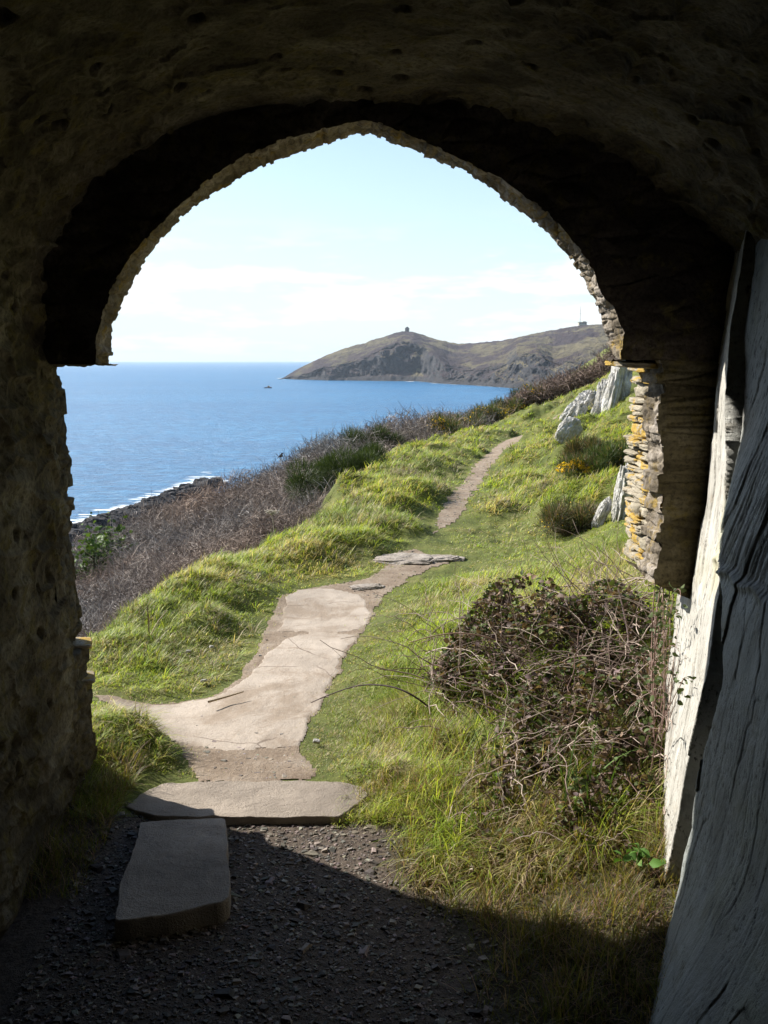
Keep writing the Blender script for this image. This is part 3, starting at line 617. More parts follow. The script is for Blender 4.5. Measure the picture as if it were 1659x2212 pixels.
# undersides of the hanging ends
for A_, B_ in ((Ou[0], In2[0]), (In2[-1], Ou[-1])):
    a = resample(np.array([A_, B_]), 60); bb = a.copy(); bb[:, 1] = YF+.1; bb[:, 0] *= 1; V, f = strip(a, bb, 14, .012, 18, np.array([0, 0, -1.])); mb.add(V, f)
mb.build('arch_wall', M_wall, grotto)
mb = MB(); V, f = strip(In2, If2, 34, .010, 20, nI*-1, True, (26, 7, 26)); mb.add(V, f)
If3 = If2.copy(); Big = resample(w3([(-700,787),(-700,300),(-300,-300),(830,-500),(1900,-300),(2400,300),(2400,787)], YF+.02), NS+1)
V, f = strip(If3, Big, 20, .02, 8, np.array([0, 1., 0])); mb.add(V, f); mb.build('arch_reveal', M_jamb, grotto)

# vault and left wall, one skin swept back over the viewer
sec_px = [(150,2000),(149,1700),(150,1380),(138,1230),(123,1007),(110,802),(95,750),(90,650),(92,600),(120,500),(200,395),(280,335),(400,275),(540,225),(700,213),(830,213),(980,225),(1080,250),(1230,295),(1380,370),(1455,435),(1530,495),(1580,540),(1610,575),(1670,610),(1720,660)]
sec = smoothline(w3(sec_px, YW), 2); ns = 1000; sec = resample(sec, ns); nS = -curve_norm(sec)
ys = np.r_[np.linspace(YW+.03, 2.4, 230), np.linspace(2.4, -3, 60)[1:]]
Vt = np.repeat(sec[:, None], len(ys), 1); Vt[..., 1] = ys[None]; pv = Vt.reshape(-1, 3)
f1, f2, idd = worley(pv*np.array([7, 5, 11])+.4*fbm(pv*4, 2)[:, None]); big_ = fbm(pv*1.7, 3)
d = (np.clip((f2-f1)*2.6, 0, 1)-.5)*.9+(idd-.5)*.8+fbm(pv*13, 4, .6)*1.0; plaster = sstep(-.1, .25, fbm(pv*1.1+9, 3))
d = d*(1-.55*plaster)*.021+big_*.035
pit = worley(pv*9+40); d += .03*sstep(.28, .12, pit[0])*(pit[2] > .62)
pv = pv+np.repeat(nS[:, None], len(ys), 1).reshape(-1, 3)*d[:, None]
mb = MB(); mb.add(pv, gridf(ns, len(ys)))
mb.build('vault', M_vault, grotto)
mb = MB(); mb.box((0, -3.05, 1.2), (4, .1, 2.2)); mb.build('back_wall', M_wall, grotto, False)
# left jamb below the spring of the arch
sil_px = [(127,787),(127,802),(136,850),(144,932),(146,980),(153,992),(153,1060),(152,1134),(148,1140),(149,1156),(158,1201),(160,1240),(164,1261),(172,1305),(178,1350),(168,1384),(169,1388),(190,1389),(196,1402),(195,1452),(203,1462),(201,1522),(206,1571),(207,1620),(196,1680),(190,1760)]
YJ = 4.05; sil = resample(w3(sil_px, YJ), 420); zz = sil[:, 2]
secz = sec[:ns//3]; xw = np.interp(zz, secz[::1, 2], secz[:, 0])
A_ = np.stack([xw-.015, np.full(420, YW-.06), zz], 1); M_ = np.stack([xw*.55+sil[:, 0]*.45-.01, np.full(420, YW+.13), zz], 1)
sq = np.r_[0, np.cumsum(np.linalg.norm(np.diff(sil, axis=0), axis=1))]; S_ = sil.copy(); S_[:, 0] += teeth(sq, 11, .055, .008)
E_ = S_.copy(); E_[:, 1] += .05; E_[:, 0] -= .05; Z_ = np.stack([np.full(420, -5.), np.full(420, 4.2), zz], 1)
mb = MB(); nx = np.array([1., 0, 0])
for a, c_, k in ((A_, M_, 26), (M_, S_, 30), (S_, E_, 5)):
    V, f = strip(a, c_, k, .013, 12, nx*1., True, (6, 8, 22)); mb.add(V, f[:, ::-1])
V, f = strip(E_, Z_, 30, .02, 8, np.array([0, 1., 0])); mb.add(V, f[:, ::-1])
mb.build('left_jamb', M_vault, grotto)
# two thin slates sticking out of the left jamb
for k, (a, b_, c_) in enumerate([(174,1389,.045), (186,1463,.035)]):
    q = P(a, b_, YJ-.01); V, f = rock_geo(q, (c_, .07, .009), (0, .05, .3), 30+k, 8, 6, .1); MB().add(V, f).build('slate', M_lichen, grotto)

# right pier: dark inner face, sunlit rubble end
pier = [(1425,778),(1428,850),(1424,900),(1430,1000),(1426,1100),(1424,1180),(1416,1230),(1412,1262)]
pn = resample(w3(pier, YW+.012), 260); pr = pn.copy(); pr[:, 0] = 1.75
pr[:, 2] = pn[:, 2]+np.linspace(0, -.30, 260)
sq = np.r_[0, np.cumsum(np.linalg.norm(np.diff(pn, axis=0), axis=1))]; pn[:, 0] += teeth(sq, 21, .035, .008)+.012*fbm(pn*5, 3)
mb = MB(); V, f = strip(pn, pr, 90, .012, 14, np.array([0, -1., 0]), True, (4, 9, 26)); mb.add(V, f[:, ::-1])
bt_ = resample(np.array([pn[-1], pr[-1]]), 60); b2 = bt_.copy(); b2[:, 1] = 4.25; V, f = strip(bt_, b2, 12, .01, 10, np.array([0, 0, -1.])); mb.add(V, f)
mb.build('pier_face', M_pier, grotto)
# mortar strip at the near edge of the reveal
pm = pn.copy(); pm[:, 1] = YW+.19; pm[:, 0] += -.012+.012*fbm(pm*8+4, 3); mb = MB(); V, f = strip(pn, pm, 22, .012, 20, np.array([-1., 0, 0]), False, (12, 12, 18)); mb.add(V, f)
mb.build('mortar_edge', M_jamb, grotto)
# stacked flat stones
mb = MB(); zt, zb = pn[0, 2]-.02, pn[-1, 2]+.0; z = zb; k = 0
while z < zt:
    h_ = rng.uniform(.012, .034) if rng.random() < .85 else rng.uniform(.045, .075)
    for y_ in (YW+.29, YW+.41, YW+.52):
        u = rng.random(); xx = 1.085+rng.normal(0, .009); hh = h_*rng.uniform(.75, 1.0)
        if u < .15: xx += .03
        V, f = rock_geo((xx+.14, y_+rng.normal(0, .012), z+h_/2+rng.normal(0, .003)), (.16, .09, hh*.52), (rng.normal(0, .04), rng.normal(0, .03), rng.normal(0, .08)), k, 10, 7, .09, 2.2); mb.add(V, f); k += 1
    z += h_*.98
V, f = rock_geo((1.35, YW+.4, (zt+zb)/2), (.24, .2, (zt-zb)/2), (0, 0, 0), 3, 12, 8, .05); mb.add(V, f)
mb.build('pier_stones', M_lichen, grotto, True)
q = P(1365, 789, YW+.2); V, f = rock_geo(q+np.array([.09, 0, .0]), (.17, .13, .012), (0.03, .04, .1), 77, 12, 7, .08); MB().add(V, f).build('ledge_slate', M_lichen, grotto)

# ------------------------------------------------------------------ pale slate outcrop on the right
zg = np.r_[np.linspace(-.4, 2.6, 560)]; yg = np.r_[np.linspace(-3, 2.1, 60)[:-1], np.linspace(2.1, 4.5, 760), np.linspace(4.5, 5.6, 40)[1:]]
YY, ZZ = np.meshgrid(yg, zg, indexing='ij'); yy, zz = YY.ravel(), ZZ.ravel()
def rock_x(y, z):
    yk = 3.06-.11*z; A = .19+.24*y+.12*z; return np.where(y > yk, A, .19+.24*yk+.12*z+(y-yk)*.03)
edge_n = .05*fbm(np.stack([zz*2.3, zz*0, zz*0+3], 1), 4)+.012*fbm(np.stack([zz*14, zz*0, zz*0+3], 1), 3)
yk = np.interp(zz, [-.4, 0, .5, .7, .9, 1.1, 1.2, 1.6, 1.9, 2.6], [3.12, 3.05, 3.0, 2.93, 2.86, 2.92, 3.08, 3.25, 3.45, 3.55])+edge_n*.7; A = .175+.24*yy+.12*zz-.05*sstep(1.2, 1.8, zz); B = .175+.24*(.6*3.0+.4*yk)+.12*zz+(yy-yk)*.03; far = yy > yk
B = B+.075*sstep(1.15, 1.7, zz)-.19*sstep(.6, -.15, zz)*sstep(yk-.05, yk-.75, yy)
x = np.where(far, A, B-.015)
gr = .22                                  # the grain leans
gy = yy-gr*(zz-.8)*-.35; f1, f2, idd = worley(np.stack([gy*3.2, zz*1.15, zz*0+.3], 1)+.25*fbm(np.stack([yy*5, zz*2, zz*0], 1), 3)[:, None])
g1, g2, gid = worley(np.stack([gy*11, zz*2.6, zz*0+.7], 1)+.2*fbm(np.stack([yy*12, zz*4, zz*0], 1), 3)[:, None])
amp = np.where(far, .3, .30)
tilt = (gid-.5)*(gy*11-np.floor(gy*11)-.5)
x += amp*((idd-.5)*.035+(gid-.5)*.014+tilt*.008+.006*np.exp(-((f2-f1)/.03)**2)+.004*np.exp(-((g2-g1)/.05)**2))
x += amp*(.03*fbm(np.stack([yy*2.4, zz*2.2, zz*0+9], 1), 4)+.02*np.abs(fbm(np.stack([yy*5, zz*5.5, zz*0+19], 1), 3))+.005*fbm(np.stack([yy*22, zz*8, zz*0+3], 1), 4))
# dark open cleft between the two plates, widest at the ground
wz = np.interp(zz, [-.4, .1, .5, .8, 1.0, 1.25, 1.6, 2.6], [.24, .22, .16, .10, .05, .02, .0, .0])*(1+.4*fbm(np.stack([zz*4, zz*0, zz*0+6], 1), 3))
inc = sstep(yk-wz-.012, yk-wz, yy)*sstep(yk+.008, yk-.008, yy)*(wz > .004); x += inc*.3
# fluted upper part and the small ledge under it
up_z = sstep(1.13, 1.2, zz+.03*fbm(np.stack([yy*8, zz*0, zz*0], 1), 2)); fl = fbm(np.stack([gy*17, zz*.7, zz*0+1], 1), 4, .6, True)
x += up_z*sstep(3.25, 2.9, yy)*(.02-.022*fl)
x -= .013*np.exp(-((zz-1.17-.008*np.sin(yy*31))/.014)**2)*sstep(3.3, 3.1, yy)*sstep(2.5, 2.7, yy)
# brown fluted streak inside the lit plate
sk = 3.36-.12*(zz-.9)+.04*np.sin(zz*7); x += .012*np.exp(-((yy-sk)/.035)**2)*sstep(.55, .75, zz)*sstep(1.2, 1.1, zz)*(1+.8*fbm(np.stack([yy*40, zz*3, zz*0], 1), 3))
x += 1.2*sstep(4.15, 4.8, yy-.15*zz+.08*fbm(np.stack([zz*3, zz*0, zz*0], 1), 3))
rk = thing('slate_outcrop', 'pale slate rock face leaning against the right side of the archway', 'rock face', loc=(1, 3.5, 0))
mb = MB(); mb.add(np.stack([x, yy, zz], 1), gridf(len(yg), len(zg))); mb.build('rock_face', M_slate, rk, attrs={'fresh': inc, 'bed': 1-sstep(-.03, .03, yy-yk)})  # masks for the shade painted on the cleft and the near plate

# ------------------------------------------------------------------ stone slabs at the threshold
def slab(name, px, z, thick, label, depth_noise=.006):
    pts = np.array([G(a, b_, z)[:2] for a, b_ in px+[px[0]]]); o = resample(pts, 121)[:-1]; c_ = o.mean(0); rings = []
    o = o+.016*np.stack([fbm(np.c_[o*8, o[:, :1]*0], 5, .7), fbm(np.c_[o*8+7, o[:, :1]*0], 5, .7)], 1)
    for s_2, dz_ in [(0.0, 0)]+[(k/44., 0) for k in range(1, 44)]+[(.985, 0), (.995, -.004), (1, -.012), (1.003, -thick*.5), (1., -thick)]:
        rings.append(np.c_[c_+(o-c_)*max(s_2, .001), np.full(120, z+dz_)])
    V = np.array(rings); n = len(rings); p_ = V.reshape(-1, 3); p_[:, 2] += depth_noise*fbm(p_*np.array([14, 14, 3]), 4)+.002*fbm(p_*60, 2)
    th_ = mesh(name, p_-np.r_[c_, z], gridf(n, 120, True), M_slab); th_.location = (*c_, z); return tag(th_, label, 'stone slab')
slab('threshold_slab', [(268,1742),(300,1716),(345,1692),(420,1688),(600,1686),(740,1688),(790,1700),(800,1715),(735,1764),(620,1765),(480,1764),(330,1762)], .012, .14, 'wide sunlit stone slab lying crosswise as the threshold under the arch')
slab('step_slab', [(302,1775),(400,1770),(487,1765),(492,1800),(494,1860),(495,1940),(480,1950),(380,1972),(300,1985),(246,1988),(262,1900),(290,1830)], .025, .2, 'long shaded stone slab pointing towards the viewer on the gravel')

# ------------------------------------------------------------------ gravel
def gline(y): return -.08+.34*(3.8-y)+.05*np.sin(y*9)
mb = MB(); M_grav = colmat('gravel_chips', .8, .3, 60, .4)
tv = np.array([[-1, -1, -1], [1, -1, -1], [1, 1, -1], [-1, 1, -1], [-.7, -.6, 1], [.6, -.8, .9], [.7, .6, 1], [-.6, .7, .8]], float); tf = np.array([[0, 3, 2, 1], [4, 5, 6, 7], [0, 1, 5, 4], [1, 2, 6, 5], [2, 3, 7, 6], [3, 0, 4, 7]])
def gravel(xs_, ys_, sz, lift=0.):
    n = len(xs_); z_ = terr(xs_, ys_); a = rng.uniform(0, 2*pi, n); S = np.stack([sz*rng.uniform(.7, 1.6, n), sz*rng.uniform(.5, 1.1, n), sz*rng.uniform(.2, .5, n)], 1)
    V = tv[None]*S[:, None]*(1+rng.normal(0, .22, (n, 8, 3))); tl = rng.normal(0, .3, n)
    X = V[..., 0]*np.cos(a)[:, None]-V[..., 1]*np.sin(a)[:, None]; Y = V[..., 0]*np.sin(a)[:, None]+V[..., 1]*np.cos(a)[:, None]; Zz = V[..., 2]+X*tl[:, None]*.4
    W_ = np.stack([X+xs_[:, None], Y+ys_[:, None], Zz+z_[:, None]+lift+sz[:, None]*.12], -1)
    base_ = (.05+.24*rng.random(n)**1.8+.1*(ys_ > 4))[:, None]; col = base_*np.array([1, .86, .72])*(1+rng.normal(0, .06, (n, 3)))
    mb.add(W_.reshape(-1, 3), (np.arange(n)[:, None, None]*8+tf[None]).reshape(-1, 4), np.repeat(np.clip(col, .02, .7), 8, 0))
n = 32000; xs_ = rng.uniform(-1.3, 1.15, n); ys_ = rng.uniform(1.9, 3.85, n); k_ = (xs_ > -1.1-0*ys_) & (xs_ < gline(ys_)+.12*rng.normal(size=n)); sz_ = np.exp(rng.normal(np.log(.004), .5, n)); gravel(xs_[k_], ys_[k_], np.clip(sz_[k_], .002, .028))
n = 1500; xs_ = rng.uniform(-.85, -.2, n); ys_ = rng.uniform(4.02, 4.62, n); k_ = sd_any(xs_, ys_, 'dirt') < -.03; xs_, ys_ = xs_[k_], ys_[k_]; n = len(xs_); gravel(xs_, ys_, np.exp(rng.normal(np.log(.0036), .45, n)), .002)
n = 500; ys_ = rng.uniform(4.4, 7.5, n); xs_ = rng.uniform(-1.9, 0, n); k_ = sd_any(xs_, ys_, 'conc') < -.03; gravel(xs_[k_], ys_[k_], np.exp(rng.normal(np.log(.003), .35, k_.sum())), .005)
n = 5000; k0 = rng.uniform(0, 1, n); ys_ = 4.4+k0**1.3*14; xs_ = rng.uniform(-2.2, 2.5, n); k_ = (sd_any(xs_, ys_, 'dirt') < .0) & (sd_any(xs_, ys_, 'conc') > .02) & (ys_ > 4.9); gravel(xs_[k_], ys_[k_], np.exp(rng.normal(np.log(.0045), .4, k_.sum()))*np.clip(ys_[k_]/7, .7, 1.6), .006)
tag(mb.build('gravel', M_grav, smooth=False), 'loose pale gravel chips scattered over the floor and along the path', 'gravel', kind='stuff')

# ------------------------------------------------------------------ grass
GREEN = np.array([.14, .25, .03]); YG = np.array([.36, .38, .06]); STRAW = np.array([.52, .44, .26]); BROWN = np.array([.2, .13, .06]); DEEP = np.array([.035, .08, .012])
def blade_cols(n, fs, x, y, shade=1.):
    """fs straw fraction"""
    u = rng.random(n); v_ = rng.random(n)[:, None]; g = GREEN*(1-v_)+YG*v_; pn_ = (fbm(p2(x, y, .9, 2), 3)*.5+.5)[:, None]; g = g*(.75+.6*pn_)
    s = STRAW*(1-.6*rng.random(n)[:, None])+BROWN*.3*rng.random(n)[:, None]; c = np.where((u < fs)[:, None], s, g); return c*rng.uniform(.85, 1.6, n)[:, None]
def polar_pts(n, r0, r1, t0, t1, pw=1.6):
    u = rng.random(n); e = 1-pw; r = (r0**e+u*(r1**e-r0**e))**(1/e); a = np.radians(rng.uniform(t0, t1, n)); return r*np.sin(a), r*np.cos(a), r
def gmask(x, y):
    m = (x > xedge(y)+.12*perlin(p2(x, y, 3)))
    m &= ~((y < 3.72) | ((y < 4.14) & (x > -1.06) & (x < -.2)))
    return m

def tufts(x, y, r, per, spread, Lr, Wn, droop, mbx, fs_fun, K=2, cluster=.5):
    """tuft centres -> blades fanning out from each centre"""
    n = len(x); T = np.repeat(np.arange(n), per); N_ = n*per; a = rng.uniform(0, 2*pi, N_); q = rng.random(N_)**.7
    sp_ = (spread*rng.uniform(.6, 1.4, n))[T]; bx_ = x[T]+np.cos(a)*q*sp_; by_ = y[T]+np.sin(a)*q*sp_
    L = (Lr*rng.uniform(.6, 1.35, n))[T]*rng.uniform(.6, 1.2, N_); ln = .12+.75*q+np.abs(rng.normal(0, .15, N_)); dr = rng.uniform(*droop, N_)
    hd_ = (2.5*perlin(p2(x, y, .7, 5))+rng.normal(0, .6, n)); cb = np.cos(a)+1.0*np.cos(hd_)[T]; sb = np.sin(a)+1.0*np.sin(hd_)[T]
    z = terr(bx_, by_)-.006; fs = fs_fun(x, y); ts = rng.random(n) < cluster*fs*1.2; fb = np.where(ts[T], .9, fs[T]*.75)
    V, f, kv = blades(np.stack([bx_, by_, z], 1), np.arctan2(sb, cb), L, (Wn)[T]*rng.uniform(.7, 1.3, N_), ln, dr, K, .08)
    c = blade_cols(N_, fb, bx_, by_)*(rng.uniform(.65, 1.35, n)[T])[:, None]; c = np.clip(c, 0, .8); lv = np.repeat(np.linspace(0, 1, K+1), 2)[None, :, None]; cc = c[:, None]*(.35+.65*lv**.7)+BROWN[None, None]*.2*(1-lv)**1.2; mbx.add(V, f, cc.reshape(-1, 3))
def straw_f(x, y): return np.clip(.27+1.9*fbm(p2(x, y, 1.1, 11), 4)+.25*perlin(p2(x, y, 4, 2)), .04, .9)
mb = MB()
# 1: short turf
x, y, r = polar_pts(85000, 3.7, 34, -24, 24, 1.85); m = gmask(x, y); x, y, r = x[m], y[m], r[m]
pd = sd_any(x, y); m = rng.random(len(x)) < np.maximum(sstep(-.10, .08, pd+.12*perlin(p2(x, y, 5))), .5*sstep(.25, .45, perlin(p2(x, y, 2.7, 14)))*(y > 6.5)); x, y, r, pd = x[m], y[m], r[m], pd[m]
flat = (x > .2) & (x < 2.7) & (y > 8.0) & (y < 11.6) & (mound_z(x, y) < .06); worn = fbm(p2(x, y, 1.6, 6), 3)+sstep(.0, .5, pd)*.6
m = rng.random(len(x)) < np.where(flat, .7, .3+.7*sstep(-.3, .1, worn)); m &= ~((x > .12*(y-3.5)+.1) & (y < 4.7) & (rng.random(len(x)) < .5))
x, y, r, pd, flat = x[m], y[m], r[m], pd[m], flat[m]
dl = sstep(.05, .6, pd); lump = sstep(-.1, .3, fbm(p2(x, y, 2.6, 31), 3)); rgt = sstep(-.2, .2, x-(.12*(y-3.5)-.2))*sstep(9, 6, y)
L = (.024+.035*dl+.035*lump*dl+.05*rgt*dl)*np.clip(r/7, .85, 1.6); L[flat] *= .4
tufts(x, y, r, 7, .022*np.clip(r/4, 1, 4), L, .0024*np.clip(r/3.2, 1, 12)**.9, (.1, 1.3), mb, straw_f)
tag(mb.build('turf_grass', M_grass), 'short green turf either side of the coastal path', 'grass', kind='stuff')
# 2: long tussocky grass on the mounds and banks
mb = MB(); x, y, r = polar_pts(26000, 3.8, 34, -24, 24, 1.45); m = gmask(x, y); x, y, r = x[m], y[m], r[m]; mz = mound_z(x, y); pd = sd_any(x, y)
edge = sstep(1.1, .1, x-xedge(y)); rb = sstep(0, .8, x-(1.2+.11*y))*sstep(5.5, 7, y); rf = sstep(.0, .4, x-(.12*(y-3.5)-.25))*(y < 7.8)
pr_ = np.clip(sstep(.03, .12, mz)+.4*edge+.8*rb+.55*rf+.25*sstep(.1, .35, fbm(p2(x, y, 1.7, 15), 3)), 0, 1)*(pd > .06)*~((x > .2) & (x < 2.7) & (y > 8.0) & (y < 11.6) & (mz < .05)); pr_ = pr_*np.where((x > .12*(y-3.5)+.1) & (y < 4.7), .5, 1); m = rng.random(len(x)) < pr_; x, y, r, mz = x[m], y[m], r[m], mz[m]
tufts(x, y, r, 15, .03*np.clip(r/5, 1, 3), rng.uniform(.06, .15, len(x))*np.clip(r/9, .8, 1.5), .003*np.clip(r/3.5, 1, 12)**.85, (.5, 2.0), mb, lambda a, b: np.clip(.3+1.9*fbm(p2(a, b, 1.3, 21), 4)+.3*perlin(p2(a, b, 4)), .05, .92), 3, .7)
# straw coloured clumps in front of the brambles
x = rng.uniform(.1, 1.0, 520); y = rng.uniform(3.25, 4.65, 520); m = x > .1+.1*(y-3.7); x, y = x[m], y[m]; r = np.hypot(x, y)
tufts(x, y, r, 22, np.full(len(x), .035), rng.uniform(.09, .22, len(x)), np.full(len(x), .0036), (.3, 2.1), mb, lambda a, b: np.clip(.35+1.2*perlin(p2(a, b, 3)), .05, .9), 4, .8)
# dead brown thatch between the clumps
xb = rng.uniform(.12, 1.0, 5000); yb = rng.uniform(3.2, 4.7, 5000); kb = (xb > .12*(yb-3.5)+.1) & (fbm(p2(xb, yb, 3, 7), 3) > -.05); xb, yb = xb[kb], yb[kb]; nb = len(xb)
V, f, kv = blades(np.stack([xb, yb, terr(xb, yb)], 1), rng.uniform(0, 2*pi, nb), rng.uniform(.05, .16, nb), np.full(nb, .003), rng.uniform(.2, 1.4, nb), rng.uniform(0, 1.6, nb), 3, .2); mb.add(V, f, np.repeat(np.array([.13, .085, .045])*rng.uniform(.5, 2.2, nb)[:, None], kv, 0))
tag(mb.build('tussock_grass', M_grass), 'long tussocky grass, green and straw coloured, on the banks beside the path', 'grass', kind='stuff')
# 3: grass and weeds at the mouth of the grotto, shade darkened into their colour
mb = MB(); n = 24000; x = np.r_[rng.uniform(-.15, 1.0, n), rng.uniform(-1.3, -1.06, 2500)]; y = np.r_[rng.uniform(2.5, 4.0, n), rng.uniform(3.2, 4.2, 2500)]; n = len(x)
m = (x < -.5) | (x > gline(y)+.07*rng.normal(size=n)+.1); x, y = x[m], y[m]; n = len(x); z = terr(x, y)-.005
V, f, kv = blades(np.stack([x, y, z], 1), rng.uniform(0, 2*pi, n), rng.uniform(.03, .12, n)*(.6+.8*sstep(-.2, .3, perlin(p2(x, y, 6)))), np.full(n, .003), np.abs(rng.normal(.4, .3, n)), rng.uniform(.2, 1.5, n), 3, .08)
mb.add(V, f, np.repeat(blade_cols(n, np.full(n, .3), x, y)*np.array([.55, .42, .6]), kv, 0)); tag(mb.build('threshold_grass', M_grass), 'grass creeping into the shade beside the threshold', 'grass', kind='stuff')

# ------------------------------------------------------------------ brown leafless scrub on the seaward slope
mb = MB(); x, y, r = polar_pts(300000, 5.5, 46, -27, 8, 1.15); ed = xedge(y)-x; m = (ed > .15) & (y > 5) & (rng.random(len(x)) < sstep(.1, .5, ed)); m &= ~((y > 38) & (x > 2)); x, y, r, ed = x[m], y[m], r[m], ed[m]; n = len(x)
hb = (.78+.42*fbm(p2(x, y, .6), 3)+.2*fbm(p2(x, y, 2.2), 2))*sstep(.0, 1.3, ed)*.95+.12
u = rng.random(n)**.6; z = terr(x, y)+hb*u*.9; L = rng.uniform(.08, .26, n)*np.clip(r/11, .8, 1.4); Wd = .0042*np.clip(r/8, 1, 7)**.8
tone = rng.random(n)[:, None]; col = (np.array([.115, .086, .07])*(1-tone)+np.array([.5, .43, .37])*tone**2.5)*(.45+.85*u[:, None])*(1+.5*fbm(p2(x, y, .5, 3), 3)[:, None])*(1+np.array([.12, 0, -.1])*perlin(p2(x, y, .35, 9))[:, None]*2)
def twigs(x, y, z, L, Wd, col, mbx):
    n = len(x); d0 = rng.normal(size=(n, 3)); d0[:, 2] = d0[:, 2]*.8+.45; d0 /= np.linalg.norm(d0, axis=1)[:, None]; d1 = d0+rng.normal(0, .55, (n, 3)); d1 /= np.linalg.norm(d1, axis=1)[:, None]
    B = np.stack([x, y, z], 1); C = np.stack([B, B+d0*L[:, None]*.5, B+d0*L[:, None]*.5+d1*L[:, None]*.5], 1)
    V, f = tubes(C, Wd[:, None]*.5*np.array([[1, .8, .45]]), 3); mbx.add(V, f, np.repeat(np.clip(col, 0, 1), 9, 0))
twigs(x, y, z, L*1.25, Wd*1.05, col, mb)
tag(mb.build('thorn_scrub', M_twig), 'dense leafless brown thorn scrub covering the seaward slope', 'scrub', kind='stuff')
# dead bracken along the crest on the right
mb = MB(); n = 34000; pxr = rng.uniform(1090, 1420, n); Yr = rng.uniform(33, 46, n); x = (pxr-CX)/F*Yr; y = Yr; ok = x > xedge(y)-3; x, y = x[ok], y[ok]; n = len(x)
hb = .8+.5*fbm(p2(x, y, .5), 3); u = rng.random(n)**.6; z = terr(x, y)+hb*u; tone = rng.random(n)[:, None]; col = (np.array([.09, .06, .045])*(1-tone)+np.array([.27, .2, .16])*tone)*(.6+.6*u[:, None])
twigs(x, y, z, rng.uniform(.2, .5, n), np.full(n, .024), col, mb)
tag(mb.build('crest_scrub', M_twig), 'reddish brown scrub along the crest beside the white rocks', 'scrub', kind='stuff')

# ------------------------------------------------------------------ gorse and other bushes
def gorse(px, py, Y, w_, h_, label, fl=0., tone=1., n=2600, group=None, brown=0.):
    c_ = P(px, py, Y); c_[2] = terr(np.array([c_[0]]), np.array([c_[1]]))[0]-.03; o = thing('gorse_bush', label, 'bush', group, tuple(c_))
    # lumpy volume made of several clumps
    cl = np.stack([rng.uniform(-.62, .62, 16)*w_, rng.uniform(-.55, .55, 16)*w_, rng.uniform(.2, .75, 16)*h_], 1); cr_ = rng.uniform(.18, .34, 16)*min(w_, h_*1.3)
    k = rng.integers(0, 16, n); d_ = rng.normal(size=(n, 3)); d_ /= np.linalg.norm(d_, axis=1)[:, None]; rad = rng.random(n)**.35
    Pp = cl[k]+d_*(cr_[k]*rad)[:, None]; Pp[:, 2] = np.maximum(Pp[:, 2], .02); L = rng.uniform(.05, .13, n)*(Y/14)**.5; lean = np.arccos(np.clip(d_[:, 2], -1, 1))*.7+rng.normal(0, .3, n)
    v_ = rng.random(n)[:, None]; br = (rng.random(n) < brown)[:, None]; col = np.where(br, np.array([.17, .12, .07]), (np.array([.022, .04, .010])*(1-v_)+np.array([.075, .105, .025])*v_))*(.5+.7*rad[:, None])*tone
    V, f, kv = blades(Pp, np.arctan2(d_[:, 1], d_[:, 0]), L, np.full(n, .007)*(Y/12)**.8, lean, rng.normal(0, .3, n), 2, .2, twist=rng.uniform(0, pi, n)); M_ = MB(); M_.add(V+c_, f, np.repeat(col, kv, 0)); M_.build('foliage', M_gorse, o)
    ns_ = 9; C = np.zeros((ns_, 5, 3)); tt = np.linspace(0, 1, 5)
    for i in range(ns_): C[i] = np.outer(tt, cl[i])+rng.normal(0, .02, (5, 3))*tt[:, None]
    V, f = tubes(C+c_, np.outer(np.full(ns_, .018), 1-.6*tt)); M_ = MB(); M_.add(V, f, (.12, .09, .06)); M_.build('stem', M_twig, o)
    if fl > 0:
        nf = int(fl*2.2); kc = rng.choice(16, 7); k = kc[rng.integers(0, 7, nf)]; d_ = rng.normal(size=(nf, 3)); d_[:, 2] = abs(d_[:, 2]); d_[:, 1] -= .5; d_ /= np.linalg.norm(d_, axis=1)[:, None]
        Pp = cl[k]+d_*(cr_[k]*rng.uniform(.85, 1.12, nf))[:, None]+c_; V, f, kv = leaves(Pp, rng.uniform(.018, .034, nf)*(Y/11)**.8); M_ = MB(); M_.add(V, f, np.repeat(np.array([.75, .48, .02])*rng.uniform(.7, 1.15, nf)[:, None], kv, 0)); M_.build('flowers', M_flower, o)['kind'] = 'stuff'
    return o
gorse(728,1005,16.5,1.0,1.1,'large dark green gorse bush at the edge of the brown scrub',0,.8,17000)
gorse(800,955,24,1.0,1.1,'dark green gorse bush further back behind the large one in the scrub',0,.8,8000)
gp_ = 'flowering gorse bushes along the crest above the sea'
for a, b_, Y, w_, h_, l, fl in [(960,935,27,.8,.7,'lowest gorse bush of the crest row, nearest the brown scrub',120),(1000,915,29.5,.9,.75,'second gorse bush up the crest row, speckled with yellow flowers',110),(1048,905,31.5,.8,.8,'middle gorse bush of the crest row beside the green bank',60),(1095,890,33,.9,.85,'gorse bush on the crest dense with yellow flowers, left of the darkest one',130),(1150,880,34,1.1,1.0,'tall dark gorse bush at the top of the crest row before the brown thicket',90)]:
    gorse(a, b_, Y, w_, h_, l, fl, 1.1, 4200, gp_, .25)
gorse(1262,985,13.0,.46,.66,'brownish green gorse bush below the white rocks on the right bank',22,1.,9500,None,.5)
gorse(1258,1040,11.6,.34,.34,'low gorse bush bright with yellow flowers on the right bank',330,1.2,3000,None,.3)
gorse(1235,1110,10.0,.4,.36,'low dark gorse clump at the back of the flat lawn',12,.9,6500,None,.5)
gorse(1330,1000,11.5,.36,.5,'green gorse bush against the right pier behind the yellow one',5,1.2,5000,None,.1)
